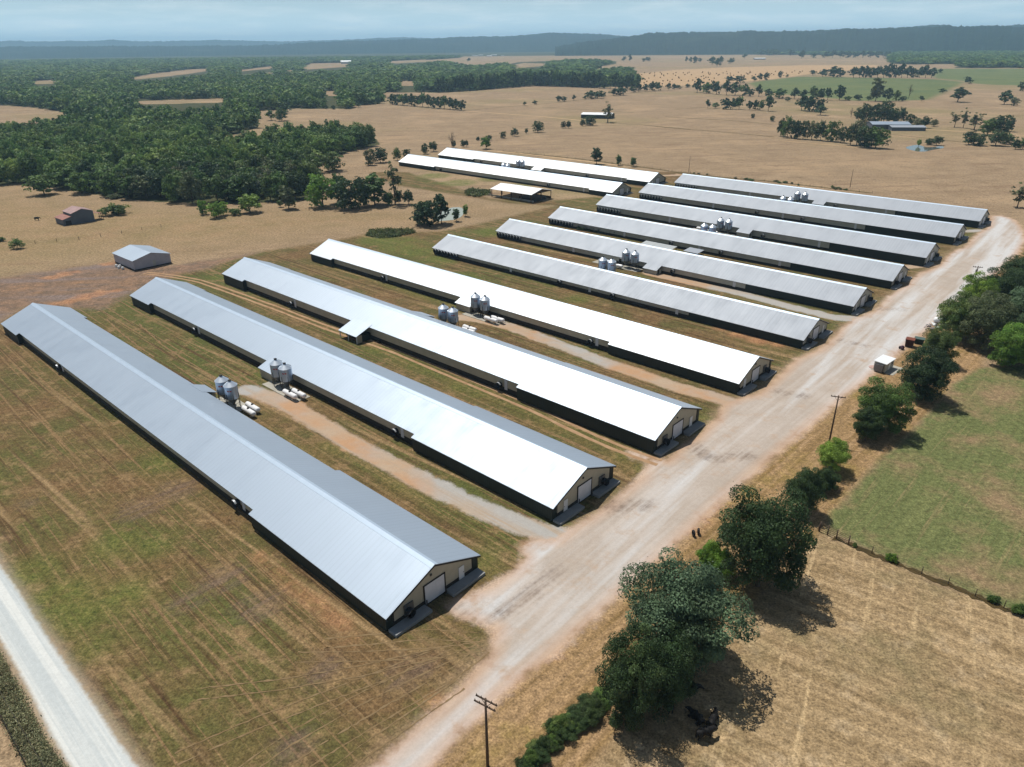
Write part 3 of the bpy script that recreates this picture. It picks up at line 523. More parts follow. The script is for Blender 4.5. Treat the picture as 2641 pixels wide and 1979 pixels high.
# ================================================================= POULTRY HOUSES
SLOPE = {**{i: 0.4178 for i in (1, 2, 3, 4)}, **{i: 0.4144 for i in range(5, 11)}, 11: 0.4313, 12: 0.4313}
NARROW = 7.55
def house(i, label):
    s, a0, Ln, zr, th = HOUSES[i]; sl = SLOPE[i]
    old = 5 <= i <= 10
    wide = 8.4 if not old else 8.06; nar = NARROW if not old else 8.06; W = 7.05 if not old else 7.5
    p = HP(i, 0, 0); root = thing('poultry_house', label, 'barn', (p[0], p[1], 0), R(th), 'long metal-roofed poultry houses of the farm')
    Z = lambda y: zr - sl * abs(y)
    mroof = M_ROOF_B if old else (M_ROOF_C if i >= 11 else {3: M_ROOF_A3, 4: M_ROOF_A4}.get(i, M_ROOF_A)); mwall = M_TAN if i <= 4 else M_GREYW
    if i <= 4: ext = [(0, 33.5), (Ln - 12.6, Ln)]
    elif i >= 11: ext = [(0, 14.0), (Ln - 32.5, Ln)]
    else: ext = []
    # roof: one skin per slope with stepped eaves, 9 cm thick
    mb = MB(); t = 0.09
    cuts = sorted({0.0, Ln} | {v for a, b in ext for v in (a, b)})
    for sgn in (1, -1):
        for x0, x1 in zip(cuts[:-1], cuts[1:]):
            we = wide if any(a <= (x0 + x1) / 2 <= b for a, b in ext) else nar
            if we > nar:
                parts = [(0, nar), (nar, we)]
            else: parts = [(0, we)]
            for ya, yb in parts:
                q = [(x0, sgn * ya, Z(ya) - t), (x1, sgn * ya, Z(ya) - t), (x1, sgn * yb, Z(yb) - t), (x0, sgn * yb, Z(yb) - t),
                     (x0, sgn * ya, Z(ya)), (x1, sgn * ya, Z(ya)), (x1, sgn * yb, Z(yb)), (x0, sgn * yb, Z(yb))]
                mb.hexa(q)
    roof = mb.build('roof', mroof, root)
    mb = MB(); mb.prism([(-0.6, Z(0.6) + 0.03), (0, zr + 0.07), (0.6, Z(0.6) + 0.03), (0, zr + 0.01)], -0.05, Ln + 0.05); mb.build('ridge_cap', M_CAP, roof)
    for x in (-0.02, Ln - 0.10):
        MB().prism([(0, zr - 0.10), (wide, Z(wide) - 0.10), (wide, Z(wide) - 0.34), (0, zr - 0.34), (-wide, Z(wide) - 0.34), (-wide, Z(wide) - 0.10)], x, x + 0.12).build('gable_trim', M_BLACK, root)
    # walls: closed prism below the roof
    g = 0.35; zw = Z(W) - t - 0.01
    mb = MB(); mb.prism([(-W, 0.02), (W, 0.02), (W, zw), (0, zr - t - 0.02), (-W, zw)], g, Ln - g); wall = mb.build('wall', mwall, root)
    mb = MB(); hk = 0.62
    hs = 1.15 if i <= 5 else 0.8; mb.box(g - 0.05, Ln - g + 0.05, W, W + 0.05, 0, hs); mb.box(g - 0.05, Ln - g + 0.05, -W - 0.05, -W, 0, hs); mb.box(g - 0.05, g, -W, W, 0, hk + 0.35); mb.box(Ln - g, Ln - g + 0.05, -W, W, 0, hk)  # dark skirt raised on the sides, its extra height paints in eave shade
    mb.box(g - 0.05, g - 0.003, W - 0.12, W + 0.05, hk + .35, zw); mb.box(g - 0.05, g - 0.003, -W - 0.05, -W + 0.12, hk + .35, zw); mb.build('wainscot_and_shade', M_SKIRT, root)
    # cooling-pad bays
    bays = ext if ext else [(0.4, 31.3)]
    for a, b in bays:
        for sgn in (1, -1):
            yo = wide - 0.22 if ext else W + 0.14; y0, y1 = sorted((sgn * (W + 0.055), sgn * yo))
            MB().box(max(a, 0.4), min(b, Ln - 0.4), y0, y1, 0.12, Z(yo) - t - 0.03).build('cooling_pad', M_PAD, root)
    # gable end: roller door, side door, light, docks, fan
    dz = 3.25; ze = 0.95 if False else 0.55; x0 = g
    fr = MB(); fr.box(x0 - 0.10, x0 - 0.052, -1.95, -1.72, 0.2, dz + .22); fr.box(x0 - 0.10, x0 - 0.052, 1.72, 1.95, 0.2, dz + .22); fr.box(x0 - 0.10, x0 - 0.052, -1.95, 1.95, dz + .02, dz + .22)
    od = MB().box(x0 - 0.09, x0 - 0.052, -1.72, 1.72, 0.25, dz + .02).build('roller_door', M_DOOR, root); fr.build('door_frame', M_BLACK, od)
    ds = 1 if i % 2 == 0 else -1; yd = ds * 4.9
    dr = MB().box(x0 - 0.10, x0 - 0.055, yd - 0.5, yd + 0.5, 0.5, 2.55).build('side_door', M_WHITE, root)
    MB().box(x0 - 0.14, x0 - 0.10, yd + ds * 0.36 - .05, yd + ds * 0.36 + .05, 1.4, 1.5).build('handle', M_STEEL, dr)
    MB().box(x0 - 0.16, x0 - 0.003, 0.35, 0.65, 4.35, 4.62).build('wall_light', M_STEEL, root)
    for sgn in (1, -1):
        a, b = sorted((sgn * 1.9, sgn * 8.0)); MB().box(-1.25, x0 - 0.055, a, b, 0, 0.42).build('loading_dock', M_CONC2, root)
        MB().tube((x0 - 0.35, sgn * 1.72, 0), (x0 - 0.35, sgn * 1.72, 1.15), 0.09, n=10).build('bollard', M_STEEL, root)
    if i < 11:
        yf = -ds * 4.6
        bx = MB().box(x0 - 0.28, x0 - 0.055, yf - 0.75, yf + 0.75, 0.9, 2.45); fb = bx.build('fan_box', M_HOP, root)
        MB().lathe([(0.62, -0.9), (0.66, -0.9), (0.56, -0.05), (0.52, -0.05), (0.62, -0.9)], 18, (x0 - 0.20, yf - 0.25 * ds, 1.45), 'x').build('fan_cone', M_FAN, fb)
        MB().lathe([(0.001, -0.3), (0.5, -0.3), (0.5, -0.27), (0.001, -0.27)], 14, (x0 - 0.2, yf - 0.25 * ds, 1.45), 'x').build('fan_shutter', M_FANW, fb)
    # side wall fans, pilasters, tunnel fans at the far end
    def side_fan(x, y, r=0.62):
        sgn = 1 if y > 0 else -1
        prof = [(r, 0.0), (r * 1.18, 0.85), (r * 1.14, 0.85), (r * 0.9, 0.05)]
        m = MB(); n = 18; v = []
        for rr, h in prof:
            for k in range(n): a = 2 * math.pi * k / n; v.append((x + rr * math.cos(a), y + sgn * h, 1.45 + rr * math.sin(a)))
        f = [(j * n + k, j * n + (k + 1) % n, (j + 1) * n + (k + 1) % n, (j + 1) * n + k) for j in range(3) for k in range(n)]
        m.add(v, f, True); fo = m.build('exhaust_fan', M_FAN, root)
        m = MB(); v = []; a0_, a1_ = R(25), R(155)
        for h in (0.62, 0.92):
            for k in range(9): a = a0_ + (a1_ - a0_) * k / 8; v.append((x + r * 1.22 * math.cos(a), y + sgn * h, 1.45 + r * 1.22 * math.sin(a)))
        m.add(v, [(k, k + 1, k + 10, k + 9) for k in range(8)], True); m.build('hood_rim', M_FANW, fo)
    ys = W + 0.055
    for sgn in (1, -1):
        xs = {True: [39.2, 120.0], False: [55.8, 75.5] if i < 11 else [40.4, 122.0]}[i <= 4]
        for x in xs: side_fan(x, sgn * ys, 0.6)
        for x in ([38.0, 118.7] if i <= 4 else ([34.9, 64.3, 96.1] if i < 11 else [18, 130])):
            if abs(x - 39.2) < 1.3 and i <= 4: x -= .4
            y0, y1 = sorted((sgn * W, sgn * (W + 0.11))); MB().box(x - 0.42, x + 0.42, y0, y1, 0.65, zw - 0.05).build('wall_hatch', M_DOOR, root)
        if old:
            for k in range(8): side_fan(Ln - 1.6 - 1.52 * k, sgn * ys, 0.66)
    # service lean-to
    def lean(xa, xb, side, out, mw=None, open_=False):
        z0 = Z(nar) + 0.04; z1 = z0 - 0.30 * (out - nar + 0.6)
        zo = lambda y: z0 + (z1 - z0) * (abs(y) - (nar - 0.6)) / (out - nar + 0.6)
        q = []; y0, y1 = side * (nar - 0.9), side * out
        ya = Z(nar - 0.9) + 0.05
        rf = MB().hexa([(xa - .25, y0, ya - .06), (xb + .25, y0, ya - .06), (xb + .25, y1, z1 - .06), (xa - .25, y1, z1 - .06), (xa - .25, y0, ya), (xb + .25, y0, ya), (xb + .25, y1, z1), (xa - .25, y1, z1)]).build('lean_to', mroof, root)
        yo = side * (out - 0.3); yi = side * (W + 0.056); zt = z1 - 0.02
        if open_:
            for x in (xa, (xa + xb) / 2, xb): MB().box(x - 0.09, x + 0.09, yo - 0.09, yo + 0.09, 0, zt).build('post', M_WHITE, rf)
            a, b = sorted((yi, side * (out - 2.0))); MB().box(xa + 0.1, xb - 0.1, a, b, 0, zt - 0.25).build('back_room', M_PAD, rf)
            a, b = sorted((side * (out - 1.9), yo - side * .1)); MB().box(xa, xa + 0.12, a, b, 0, zt).build('end_wall', mw or mwall, rf)
        else:
            a, b = sorted((yi, yo)); MB().box(xa, xb, a, b, 0, zt).build('annex_wall', mw or mwall, rf)
            MB().box(xa - 0.04, xa - 0.003, side * (out - 1.5) - .45, side * (out - 1.5) + .45, 0.1, 2.0).build('annex_door', M_SKIRT, rf)
    if i == 1: lean(79.0, 84.0, -1, 9.7)
    if i == 2: lean(79.0, 84.2, 1, 10.0)
    if i == 3: lean(84.2, 91.2, 1, 11.8, None, True); lean(79.4, 84.6, -1, 10.3)
    if i == 4: lean(78.8, 84.3, 1, 10.2)
    if i in (6, 8, 10): lean(60.2, 65.0, 1, 10.9)
    if i in (5, 7, 9): lean(60.2, 65.0, -1, 10.9)
    if i == 12: lean(71.0, 78.0, 1, 11.2)
    if i == 11: lean(71.0, 78.0, -1, 11.2)
    return root
HL = {1: 'nearest poultry house, broad blue-grey roof beside the lawn and white gravel road', 2: 'second poultry house from the front, feed bins and gas tanks on its left side',
      3: 'third poultry house from the front, small open porch on its left wall', 4: 'brilliant white-roofed poultry house, fourth from the front, feed bins by its annex',
      5: 'first grey-roofed poultry house behind the brilliant white one, fan row at far end', 6: 'grey-roofed poultry house with two canopies standing behind it, sixth from the front',
      7: 'grey-roofed poultry house right behind the two canopies, seventh from the front', 8: 'grey-roofed poultry house eighth from the front, long white tanks beside its bins',
      9: 'grey-roofed poultry house second from the back of the main block', 10: 'last grey-roofed poultry house of the main block, bordering the dry pasture',
      11: 'white-roofed poultry house at the back left, just behind the open pole barn', 12: 'farthest white-roofed poultry house at the back left, along the pasture fence'}
for i in range(1, 13): house(i, HL[i])

# ================================================================= FEED BINS, TANKS, PADS
def make_bin(label):
    r = thing('feed_bin', label, 'feed bin', group='galvanised feed bins in pairs between the poultry houses')
    rad = 1.32; zb = 2.35; zt = 5.15
    prof = [(rad, zb)]
    n = 9
    for k in range(n): z = zb + (zt - zb) * (k + .5) / n; prof += [(rad + 0.02, z), (rad - 0.005, z + (zt - zb) / n * .45)]
    prof += [(rad, zt)]
    MB().lathe(prof, 28).build('drum', M_GALV, r)
    rf = MB().lathe([(rad + 0.08, zt - 0.04), (rad + 0.08, zt), (0.30, zt + 0.88), (0.28, zt + 0.88)], 28, smooth=False).build('bin_roof', M_GALVR, r)
    MB().lathe([(0.30, zt + 0.84), (0.32, zt + 1.08), (0.34, zt + 1.10), (0.02, zt + 1.16)], 14).build('cap', M_STEEL, rf)
    MB().tube((0.45, 0.5, zt + .60), (1.0, 1.05, zt + 0.02), 0.05, n=6).build('fill_pipe', M_STEEL, rf)
    MB().lathe([(rad, zb), (0.26, 0.95), (0.22, 0.75), (0.02, 0.74)], 24).build('hopper', M_HOP, r)
    for k in range(6):
        a = 2 * math.pi * k / 6; c, s_ = math.cos(a), math.sin(a)
        MB().tube((rad * 1.03 * c, rad * 1.03 * s_, 0), (rad * 1.03 * c, rad * 1.03 * s_, zb + 1.1), 0.055, n=6).build('leg', M_STEEL, r)
    m = MB()
    for k in range(6):
        a = 2 * math.pi * k / 6; b = a + math.pi / 3
        m.tube((rad * math.cos(a), rad * math.sin(a), 1.25), (rad * math.cos(b), rad * math.sin(b), 1.25), 0.03, n=5)
    m.build('brace', M_STEEL, r)
    m = MB(); a0 = R(-105); v = []
    for k in range(8):
        a = a0 + R(5.5) * k
        for z in (4.15 + 0.05 * math.sin(k * 1.9), 4.42 + 0.06 * math.sin(k * 2.7)): v.append(((rad + .03) * math.cos(a), (rad + .03) * math.sin(a), z))
    m.add(v, [(2 * k, 2 * k + 2, 2 * k + 3, 2 * k + 1) for k in range(0, 7) if k not in (3,)]); m.build('red_mark', M_RED, r)
    m = MB(); a = R(150); c, s_ = math.cos(a), math.sin(a)
    for o in (-.18, .18): m.tube(((rad + .1) * c - s_ * o, (rad + .1) * s_ + c * o, 0.4), ((rad + .1) * c - s_ * o, (rad + .1) * s_ + c * o, zt), 0.025, n=5)
    for k in range(14): z = .6 + .32 * k; m.tube(((rad + .1) * c - s_ * -.18, (rad + .1) * s_ + c * -.18, z), ((rad + .1) * c - s_ * .18, (rad + .1) * s_ + c * .18, z), 0.02, n=4)
    m.build('ladder', M_STEEL, r)
    return r
def make_tank(label):
    r = thing('propane_tank', label, 'gas tank', group='white propane tanks beside the feed bins'); rad = 0.54; h = 2.0
    prof = [(0.01, -h - .42)] + [(rad * math.sin(a), -h - .42 * math.cos(a)) for a in np.linspace(.2, math.pi / 2, 6)] + [(rad * math.sin(a), h + .42 * -math.cos(a)) for a in np.linspace(math.pi / 2, math.pi - .2, 6)] + [(0.01, h + .42)]
    b = MB().lathe(prof, 20, (0, 0, 0.92), 'x').build('tank_body', M_TANK, r)
    MB().lathe([(0.24, 1.42), (0.24, 1.60), (0.17, 1.68), (0.01, 1.70)], 14).build('valve_dome', M_STEEL, r)
    for x in (-1.3, 1.3): MB().box(x - .14, x + .14, -.45, .45, 0, 0.5).build('saddle', M_CONC, r)
    return r
BX = {i: ((76.9, 73.3) if i <= 4 else ((88.6, 85.3) if i >= 11 else (72.4, 69.0))) for i in HOUSES}
hn = {1: 'nearest poultry house', 2: 'second poultry house from the front', 3: 'third poultry house from the front', 4: 'fourth, brilliant white-roofed poultry house', 5: 'first grey-roofed poultry house', 6: 'second grey-roofed poultry house', 7: 'third grey-roofed poultry house', 8: 'fourth grey-roofed poultry house', 9: 'fifth grey-roofed poultry house', 10: 'last grey-roofed poultry house', 11: 'white-roofed house behind the pole barn', 12: 'farthest white-roofed poultry house'}
bin0 = None; tank0 = None
for i in HOUSES:
    sd = 1 if i % 2 == 0 else -1
    yb = 9.45 if i <= 4 else (9.9 if i < 11 else 10.4)
    if i == 1: yb = 10.3
    if i == 3: yb = 11.2
    th = R(HOUSES[i][4])
    for k, x in enumerate(BX[i]):
        lb = ('far' if k == 0 else 'near') + ' feed bin of the pair ' + ('left' if sd > 0 else 'right') + ' of the ' + hn[i]
        p = HP(i, x, sd * yb)
        if bin0 is None: bin0 = make_bin(lb); o = bin0
        else: o = dup(bin0); o['label'] = lb
        o.location = (p[0], p[1], 0.12); o.rotation_euler = (0, 0, 0.0)
    # concrete pad
    x0, x1 = (BX[i][1] - 6.6 if i in (2, 4) else BX[i][1] - 2.4), BX[i][0] + 3.2
    if i in (6, 8): x1 += 9
    p = HP(i, 0, 0)
    pad = MB().box(x0, x1, *sorted((sd * 8.25, sd * (yb + (2.4 if i <= 4 else 2.2)))), 0, 0.12).build('concrete_pad', M_CONC)
    pad.location = (p[0], p[1], 0); pad.rotation_euler = (0, 0, th)
    tag(pad, 'concrete pad under the feed bins of the ' + hn[i], 'concrete pad', 'concrete pads under the feed bins')
    tk = []
    if i <= 4: tk = [(69.3, sd * (yb + 1.95), 'outer'), (68.3, sd * (yb + .45), 'inner')]
    elif i in (6, 8): tk = [(79.6, sd * 10.6, 'far'), (74.2, sd * 10.9, 'near')]
    if i in (6, 8): tk[1] = (tk[1][0] + .15, sd * 12.2, 'near')
    for x, y, w in tk:
        lb = w + ' white propane tank by the bins of the ' + hn[i]
        p = HP(i, x, y)
        if tank0 is None: tank0 = make_tank(lb); o = tank0
        else: o = dup(tank0); o['label'] = lb
        o.location = (p[0], p[1], 0.0 if i in (1, 3) or w == 'near' else 0.12); o.rotation_euler = (0, 0, th)

# ================================================================= OTHER FARM BUILDINGS
def gable(name, label, cat, c, rz, Lh, Wh, zr, ze, mroof, mwall, over=0.3):
    r = thing(name, label, cat, (c[0], c[1], 0), rz); sl = (zr - ze) / (Wh + over)
    mb = MB()
    for s in (1, -1):
        mb.hexa([(-Lh - over, 0, zr - .08), (Lh + over, 0, zr - .08), (Lh + over, s * (Wh + over), ze - .08), (-Lh - over, s * (Wh + over), ze - .08), (-Lh - over, 0, zr), (Lh + over, 0, zr), (Lh + over, s * (Wh + over), ze), (-Lh - over, s * (Wh + over), ze)])
    mb.build('roof', mroof, r)
    if mwall is not None:
        zw = zr - sl * Wh - 0.09
        MB().prism([(-Wh, 0), (Wh, 0), (Wh, zw), (0, zr - .1), (-Wh, zw)], -Lh, Lh).build('wall', mwall, r)
    return r
# pale metal shed at the left
a, b = np.array([-133.2, 248.9]), np.array([-121.0, 237.9]); c = (a + b) / 2; rz = math.atan2(*(a - b)[[1, 0]])
sh = gable('metal_shed', 'pale grey metal shed with gable roof beyond the far ends of the houses', 'shed', c, rz, 8.0, 6.2, 5.0, 3.35, M_ROOF_A, M_LILAC)
MB().box(-8.03, -8.003, -1.0, -0.1, 0.1, 2.2).build('door', M_GREYW, sh); MB().box(-8.04, 8.04, -6.24, 6.24, 0, 0.35).build('base_trim', M_SKIRT, sh)
for k, (x, y) in enumerate([(1.5, 8.3), (-1.2, 8.6), (-3.2, 8.1), (0.2, 7.7)]):
    p = sh.matrix_basis @ Vector((x, y, 0)) if False else Vector((c[0] + math.cos(rz) * x - math.sin(rz) * y, c[1] + math.sin(rz) * x + math.cos(rz) * y, 0))
    o = MB().lathe([(0.01, 0), (0.42, 0.02), (0.45, 0.5), (0.40, 0.85), (0.12, 0.98), (0.01, 1.0)], 12).build('white_drum', M_WHITE, None, p)
    tag(o, 'white plastic drum lying about at the foot of the pale metal shed', 'drum', 'white drums beside the metal shed')
# red roofed barn with lean-to
a, b = np.array([-188.1, 313.1]), np.array([-181.7, 307.5]); c = (a + b) / 2; rz = math.atan2(*(a - b)[[1, 0]])
M_BARNR = simple('faded_red_roof', (168, 140, 136), 0.6, 0.3, 0.2, 0.6); M_BARNW = siding('dark_blue_barn_board', (96, 104, 116)); M_BARNR2 = simple('rusty_red_roof', (158, 112, 100), 0.65, 0.2, 0.2, 0.8)
rb = gable('old_barn', 'old dark barn with faded red roof in the left pasture', 'barn', c, rz, 4.6, 4.3, 6.0, 4.5, M_BARNR, M_BARNW)
lt = MB().hexa([(-4.6, 4.0, 3.52), (4.8, 4.0, 3.52), (4.8, 8.2, 2.42), (-4.6, 8.2, 2.42), (-4.6, 4.0, 3.6), (4.8, 4.0, 3.6), (4.8, 8.2, 2.5), (-4.6, 8.2, 2.5)]).build('lean_to', M_BARNR2, rb)
MB().prism([(4.32, 0), (7.9, 0), (7.9, 2.48), (4.32, 3.42)], -4.5, 4.5).build('lean_to_wall', M_BARNW, lt)
lt = MB().hexa([(-4.4, -4.2, 3.5), (0.5, -4.2, 3.5), (0.5, -8.4, 2.3), (-4.4, -8.2, 2.5), (-4.4, -4.2, 3.56), (0.5, -4.2, 3.56), (0.5, -8.4, 2.36), (-4.4, -8.2, 2.56)]).build('broken_lean_to', M_BARNR2, rb)
for x, y in ((-4.2, -8.0), (0.3, -8.1), (-2, -8.1)): MB().box(x - .08, x + .08, y - .08, y + .08, 0, 2.35).build('post', M_WOOD, lt)
MB().box(-4.63, -4.603, 5.0, 7.2, 0.1, 1.9).build('barn_door', M_BLACK, rb)
# open pole barn
a, b = np.array([-4.2, 361.2]), np.array([14.9, 344.6]); c = (a + b) / 2; rz = math.atan2(*(a - b)[[1, 0]])
pbn = gable('pole_barn', 'open-sided pole barn with white roof near the back houses', 'barn', c, rz, 12.7, 7.8, 5.6, 3.9, M_ROOF_C, None, 0.25)
for x in (-12.3, -6.15, 0, 6.15, 12.3):
    for y in (-7.5, 0, 7.5): MB().box(x - .14, x + .14, y - .14, y + .14, 0, 5.45 - abs(y) * .21).build('post', M_WOOD, pbn)
for x in (-12.3, 12.3): MB().prism([(-7.6, 3.62), (7.6, 3.62), (7.6, 3.82), (0, 5.42), (-7.6, 3.82)], x - .05, x + .05).build('gable_truss', M_WOOD, pbn)
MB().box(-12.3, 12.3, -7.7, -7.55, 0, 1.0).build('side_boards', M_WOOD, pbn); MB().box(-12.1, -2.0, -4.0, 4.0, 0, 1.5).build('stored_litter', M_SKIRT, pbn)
p = gp(1260 + 620 * .0905, 380 + 1470 * .0905); o = MB().box(-14.5, 14.5, -.12, .12, 0, 0.75).build('feed_bunk', M_CONC, None, (p[0], p[1], 0), rz); tag(o, 'low concrete bunk wall in front of the pole barn', 'low wall')
# canopies between the sixth and seventh houses
def canopy(label, c0, c1, w, z, mat):
    a, b = np.array(c0), np.array(c1); c = (a + b) / 2; rz = math.atan2(*(a - b)[[1, 0]]); Lh = np.hypot(*(a - b)) / 2
    r = thing('canopy', label, 'canopy', (c[0], c[1], 0), rz)
    MB().hexa([(-Lh, -w / 2, z - .06), (Lh, -w / 2, z - .06), (Lh, w / 2, z - .5), (-Lh, w / 2, z - .5), (-Lh, -w / 2, z), (Lh, -w / 2, z), (Lh, w / 2, z - .44), (-Lh, w / 2, z - .44)]).build('roof', mat, r)
    for x in (-Lh + .2, 0, Lh - .2):
        for y in (-w / 2 + .2, w / 2 - .2): MB().box(x - .08, x + .08, y - .08, y + .08, 0, z - .1 - .44 * (y / w + .5)).build('post', M_WOOD, r)
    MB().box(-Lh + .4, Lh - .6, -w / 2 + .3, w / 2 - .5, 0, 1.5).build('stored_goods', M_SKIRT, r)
canopy('long weathered metal canopy between the grey-roofed houses', (47.5, 254.0), (56.8, 245.3), 3.6, 3.0, M_ROOF_D)
canopy('short light metal canopy between the grey-roofed houses', (60.7, 244.0), (64.7, 240.0), 4.2, 3.0, M_ROOF_B)
# far sheds
def far_shed(label, px, L_, W_, zr, ze, rz, mr, mw, name='field_shed'):
    p = gp(*px); return gable(name, label, 'shed', p, rz, L_ / 2, W_ / 2, zr, ze, mr, mw, 0.4)
far_shed('low white-roofed shed beside a half-bare tree in the far pasture', cB(1700, 748), 30, 16, 5, 3.6, R(-20), M_ROOF_C, M_PAD)
far_shed('grey-roofed shed behind the grove of oaks on the right', cC(1345, 815), 30, 18, 5.6, 4.0, R(-8), M_ROOF_A, M_BARNW)
far_shed('low shed adjoining the grey-roofed shed behind the grove', cC(1460, 825), 26, 14, 3.8, 2.8, R(-8), M_ROOF_B, M_BARNW)
far_shed('small house with white roof at the edge of the middle wood', cB(712, 578), 14, 10, 6, 4, R(15), M_ROOF_C, M_PAD, 'farm_house')
far_shed('pale shed far away on the open hay field', cC(535, 378), 44, 20, 6, 4, R(0), M_ROOF_C, M_BARNW)
far_shed('white barn standing among the far belt of trees', cB(105, 405), 40, 26, 12, 8, R(10), M_ROOF_C, M_WHITE)
far_shed('white-roofed barn at the foot of the wooded ridge', cC(318, 318), 70, 40, 14, 9, R(10), M_ROOF_C, M_WHITE)
far_shed('pale barn seen through trees on the far right road', cC(845, 346), 60, 30, 9, 6, R(0), M_ROOF_C, M_WHITE)
bl0 = None
for k in range(46):
    x = rng.uniform(0, 880) if k < 28 else (rng.uniform(-350, 0) if k < 36 else rng.uniform(900, 1120)); y = rng.uniform(316, 334) if k < 36 else rng.uniform(296, 304) if k < 40 else rng.uniform(352, 360)
    p = gp(*cB(x, y)); sz = rng.uniform(14, 34) * (0.5 if y > 340 else 1.0)
    if bl0 is None:
        mb = MB(); mb.prism([(-.5, 0), (.5, 0), (.5, .32), (0, .45), (-.5, .32)], -1, 1); o = mb.build('distant_building', M_WHITE); bl0 = o
    else: o = dup(bl0)
    o.location = (p[0], p[1], 0); o.scale = (sz, sz, sz * 0.8); o.rotation_euler = (0, 0, rng.uniform(-.5, .5))
    tag(o, 'tiny white building of the town on the distant plain', 'building', 'white buildings of the distant town')
for k in range(14):
    p = gp(*cC(rng.uniform(560, 840), rng.uniform(296, 318))); o = dup(bl0); sz = rng.uniform(14, 22); o.location = (p[0], p[1], 0); o.scale = (sz, sz, sz); o.rotation_euler = (0, 0, rng.uniform(-.5, .5))
    tag(o, 'tiny pale house of the hamlet below the wooded ridge', 'building', 'pale houses below the ridge')

# ================================================================= ROADSIDE CLUTTER
c = np.array([84.05, 148.4]); rz = math.atan2(149.2 - 146.2, 86.2 - 82.9)
hut = thing('equipment_hut', 'small white-roofed equipment hut on skids by the gravel yard', 'hut', (c[0], c[1], 0), rz)
MB().box(-2.3, 2.3, -1.25, 1.25, 0.25, 2.2).build('wall', M_GREYW, hut)
rf = MB().hexa([(-2.5, -1.45, 2.2), (2.5, -1.45, 2.2), (2.5, 1.45, 2.32), (-2.5, 1.45, 2.32), (-2.5, -1.45, 2.3), (2.5, -1.45, 2.3), (2.5, 1.45, 2.42), (-2.5, 1.45, 2.42)]).build('roof', M_ROOF_C, hut)
MB().box(-2.9, -2.3, -0.9, 0.9, 0.25, 1.9).build('cooling_unit', M_HOP, hut); MB().box(-.6, .3, -1.29, -1.25, 0.35, 2.0).build('door', M_WHITE, hut)
MB().box(1.0, 1.6, -1.29, -1.25, 1.2, 1.8).build('window', M_BLACK, hut)
for y in (-.9, .9): MB().box(-2.4, 2.4, y - .1, y + .1, 0, 0.25).build('skid', M_WOOD, hut)
o = MB().box(-2.2, 3.6, -2.6, 2.2, 0, 0.06).build('concrete_pad', M_CONC, None, (c[0] + .3, c[1] - .3, 0), rz); tag(o, 'pale concrete slab under the white-roofed hut', 'concrete pad')
def crate(name, label, cat, c, rz, L_, W_, H_, mat, lid):
    r = thing(name, label, cat, (c[0], c[1], 0), rz)
    m = MB(); m.hexa([(-L_ / 2 * .86, -W_ / 2 * .86, .15), (L_ / 2 * .86, -W_ / 2 * .86, .15), (L_ / 2 * .86, W_ / 2 * .86, .15), (-L_ / 2 * .86, W_ / 2 * .86, .15), (-L_ / 2, -W_ / 2, H_), (L_ / 2, -W_ / 2, H_), (L_ / 2, W_ / 2, H_), (-L_ / 2, W_ / 2, H_)]); m.build('body', mat, r)
    m = MB()
    for k in range(5): x = -L_ / 2 * .8 + L_ * .4 * k / 1.0 * .5; m.box(x - .05, x + .05, -W_ / 2 - .06, -W_ / 2 * .93, .2, H_); m.box(x - .05, x + .05, W_ / 2 * .93, W_ / 2 + .06, .2, H_)
    m.build('rib', mat, r); MB().box(-L_ / 2 - .05, L_ / 2 + .05, -W_ / 2 - .09, W_ / 2 + .09, H_, H_ + .08).build('lid', lid, r)
    for y in (-W_ * .3, W_ * .3): MB().box(-L_ / 2 * .8, L_ / 2 * .8, y - .08, y + .08, 0, .15).build('skid', M_STEEL, r)
crate('waste_container', 'rusty brown steel container beside the gravel yard', 'container', (96.6, 161.6), R(-35), 1.9, 1.9, 1.9, simple('dark_rust', (84, 52, 46), .8, .2, .3), M_RUST)
crate('waste_container', 'dark green steel skip next to the rusty container', 'container', (99.9, 163.4), R(-35), 2.2, 1.7, 1.3, simple('dark_green_steel', (46, 66, 62), .6, .2, .2), simple('green_lid', (84, 104, 98), .6))
mc = thing('walk_behind_mower', 'small dark purple machine with wheels beside the rusty container', 'machine', (93.9, 159.6, 0), R(30))
M_PURP = simple('dark_purple_paint', (86, 58, 78), .5)
MB().box(-.55, .45, -.3, .3, .3, .75).build('engine', M_PURP, mc); MB().lathe([(.3, .75), (.32, .95), (.1, 1.02), (.01, 1.02)], 12).build('hopper', M_PURP, mc)
for y in (-.42, .42): MB().lathe([(.05, -.1), (.34, -.1), (.36, 0), (.34, .1), (.05, .1)], 14, (0.25, 0, 0), 'x').build('wheel', M_BLACK, mc, (0.1, y, .35), R(90))
MB().tube((-.5, 0, .6), (-1.3, 0, .35), .05).build('drawbar', M_STEEL, mc)
M_SCRAP = simple('scrap_metal', (150, 146, 148), .45, .5, .25, 2)
sc = thing('scrap_heap', 'heap of bent metal sheets and pipes beside the gravel yard', 'scrap', (108.8, 173.9, 0), R(30))
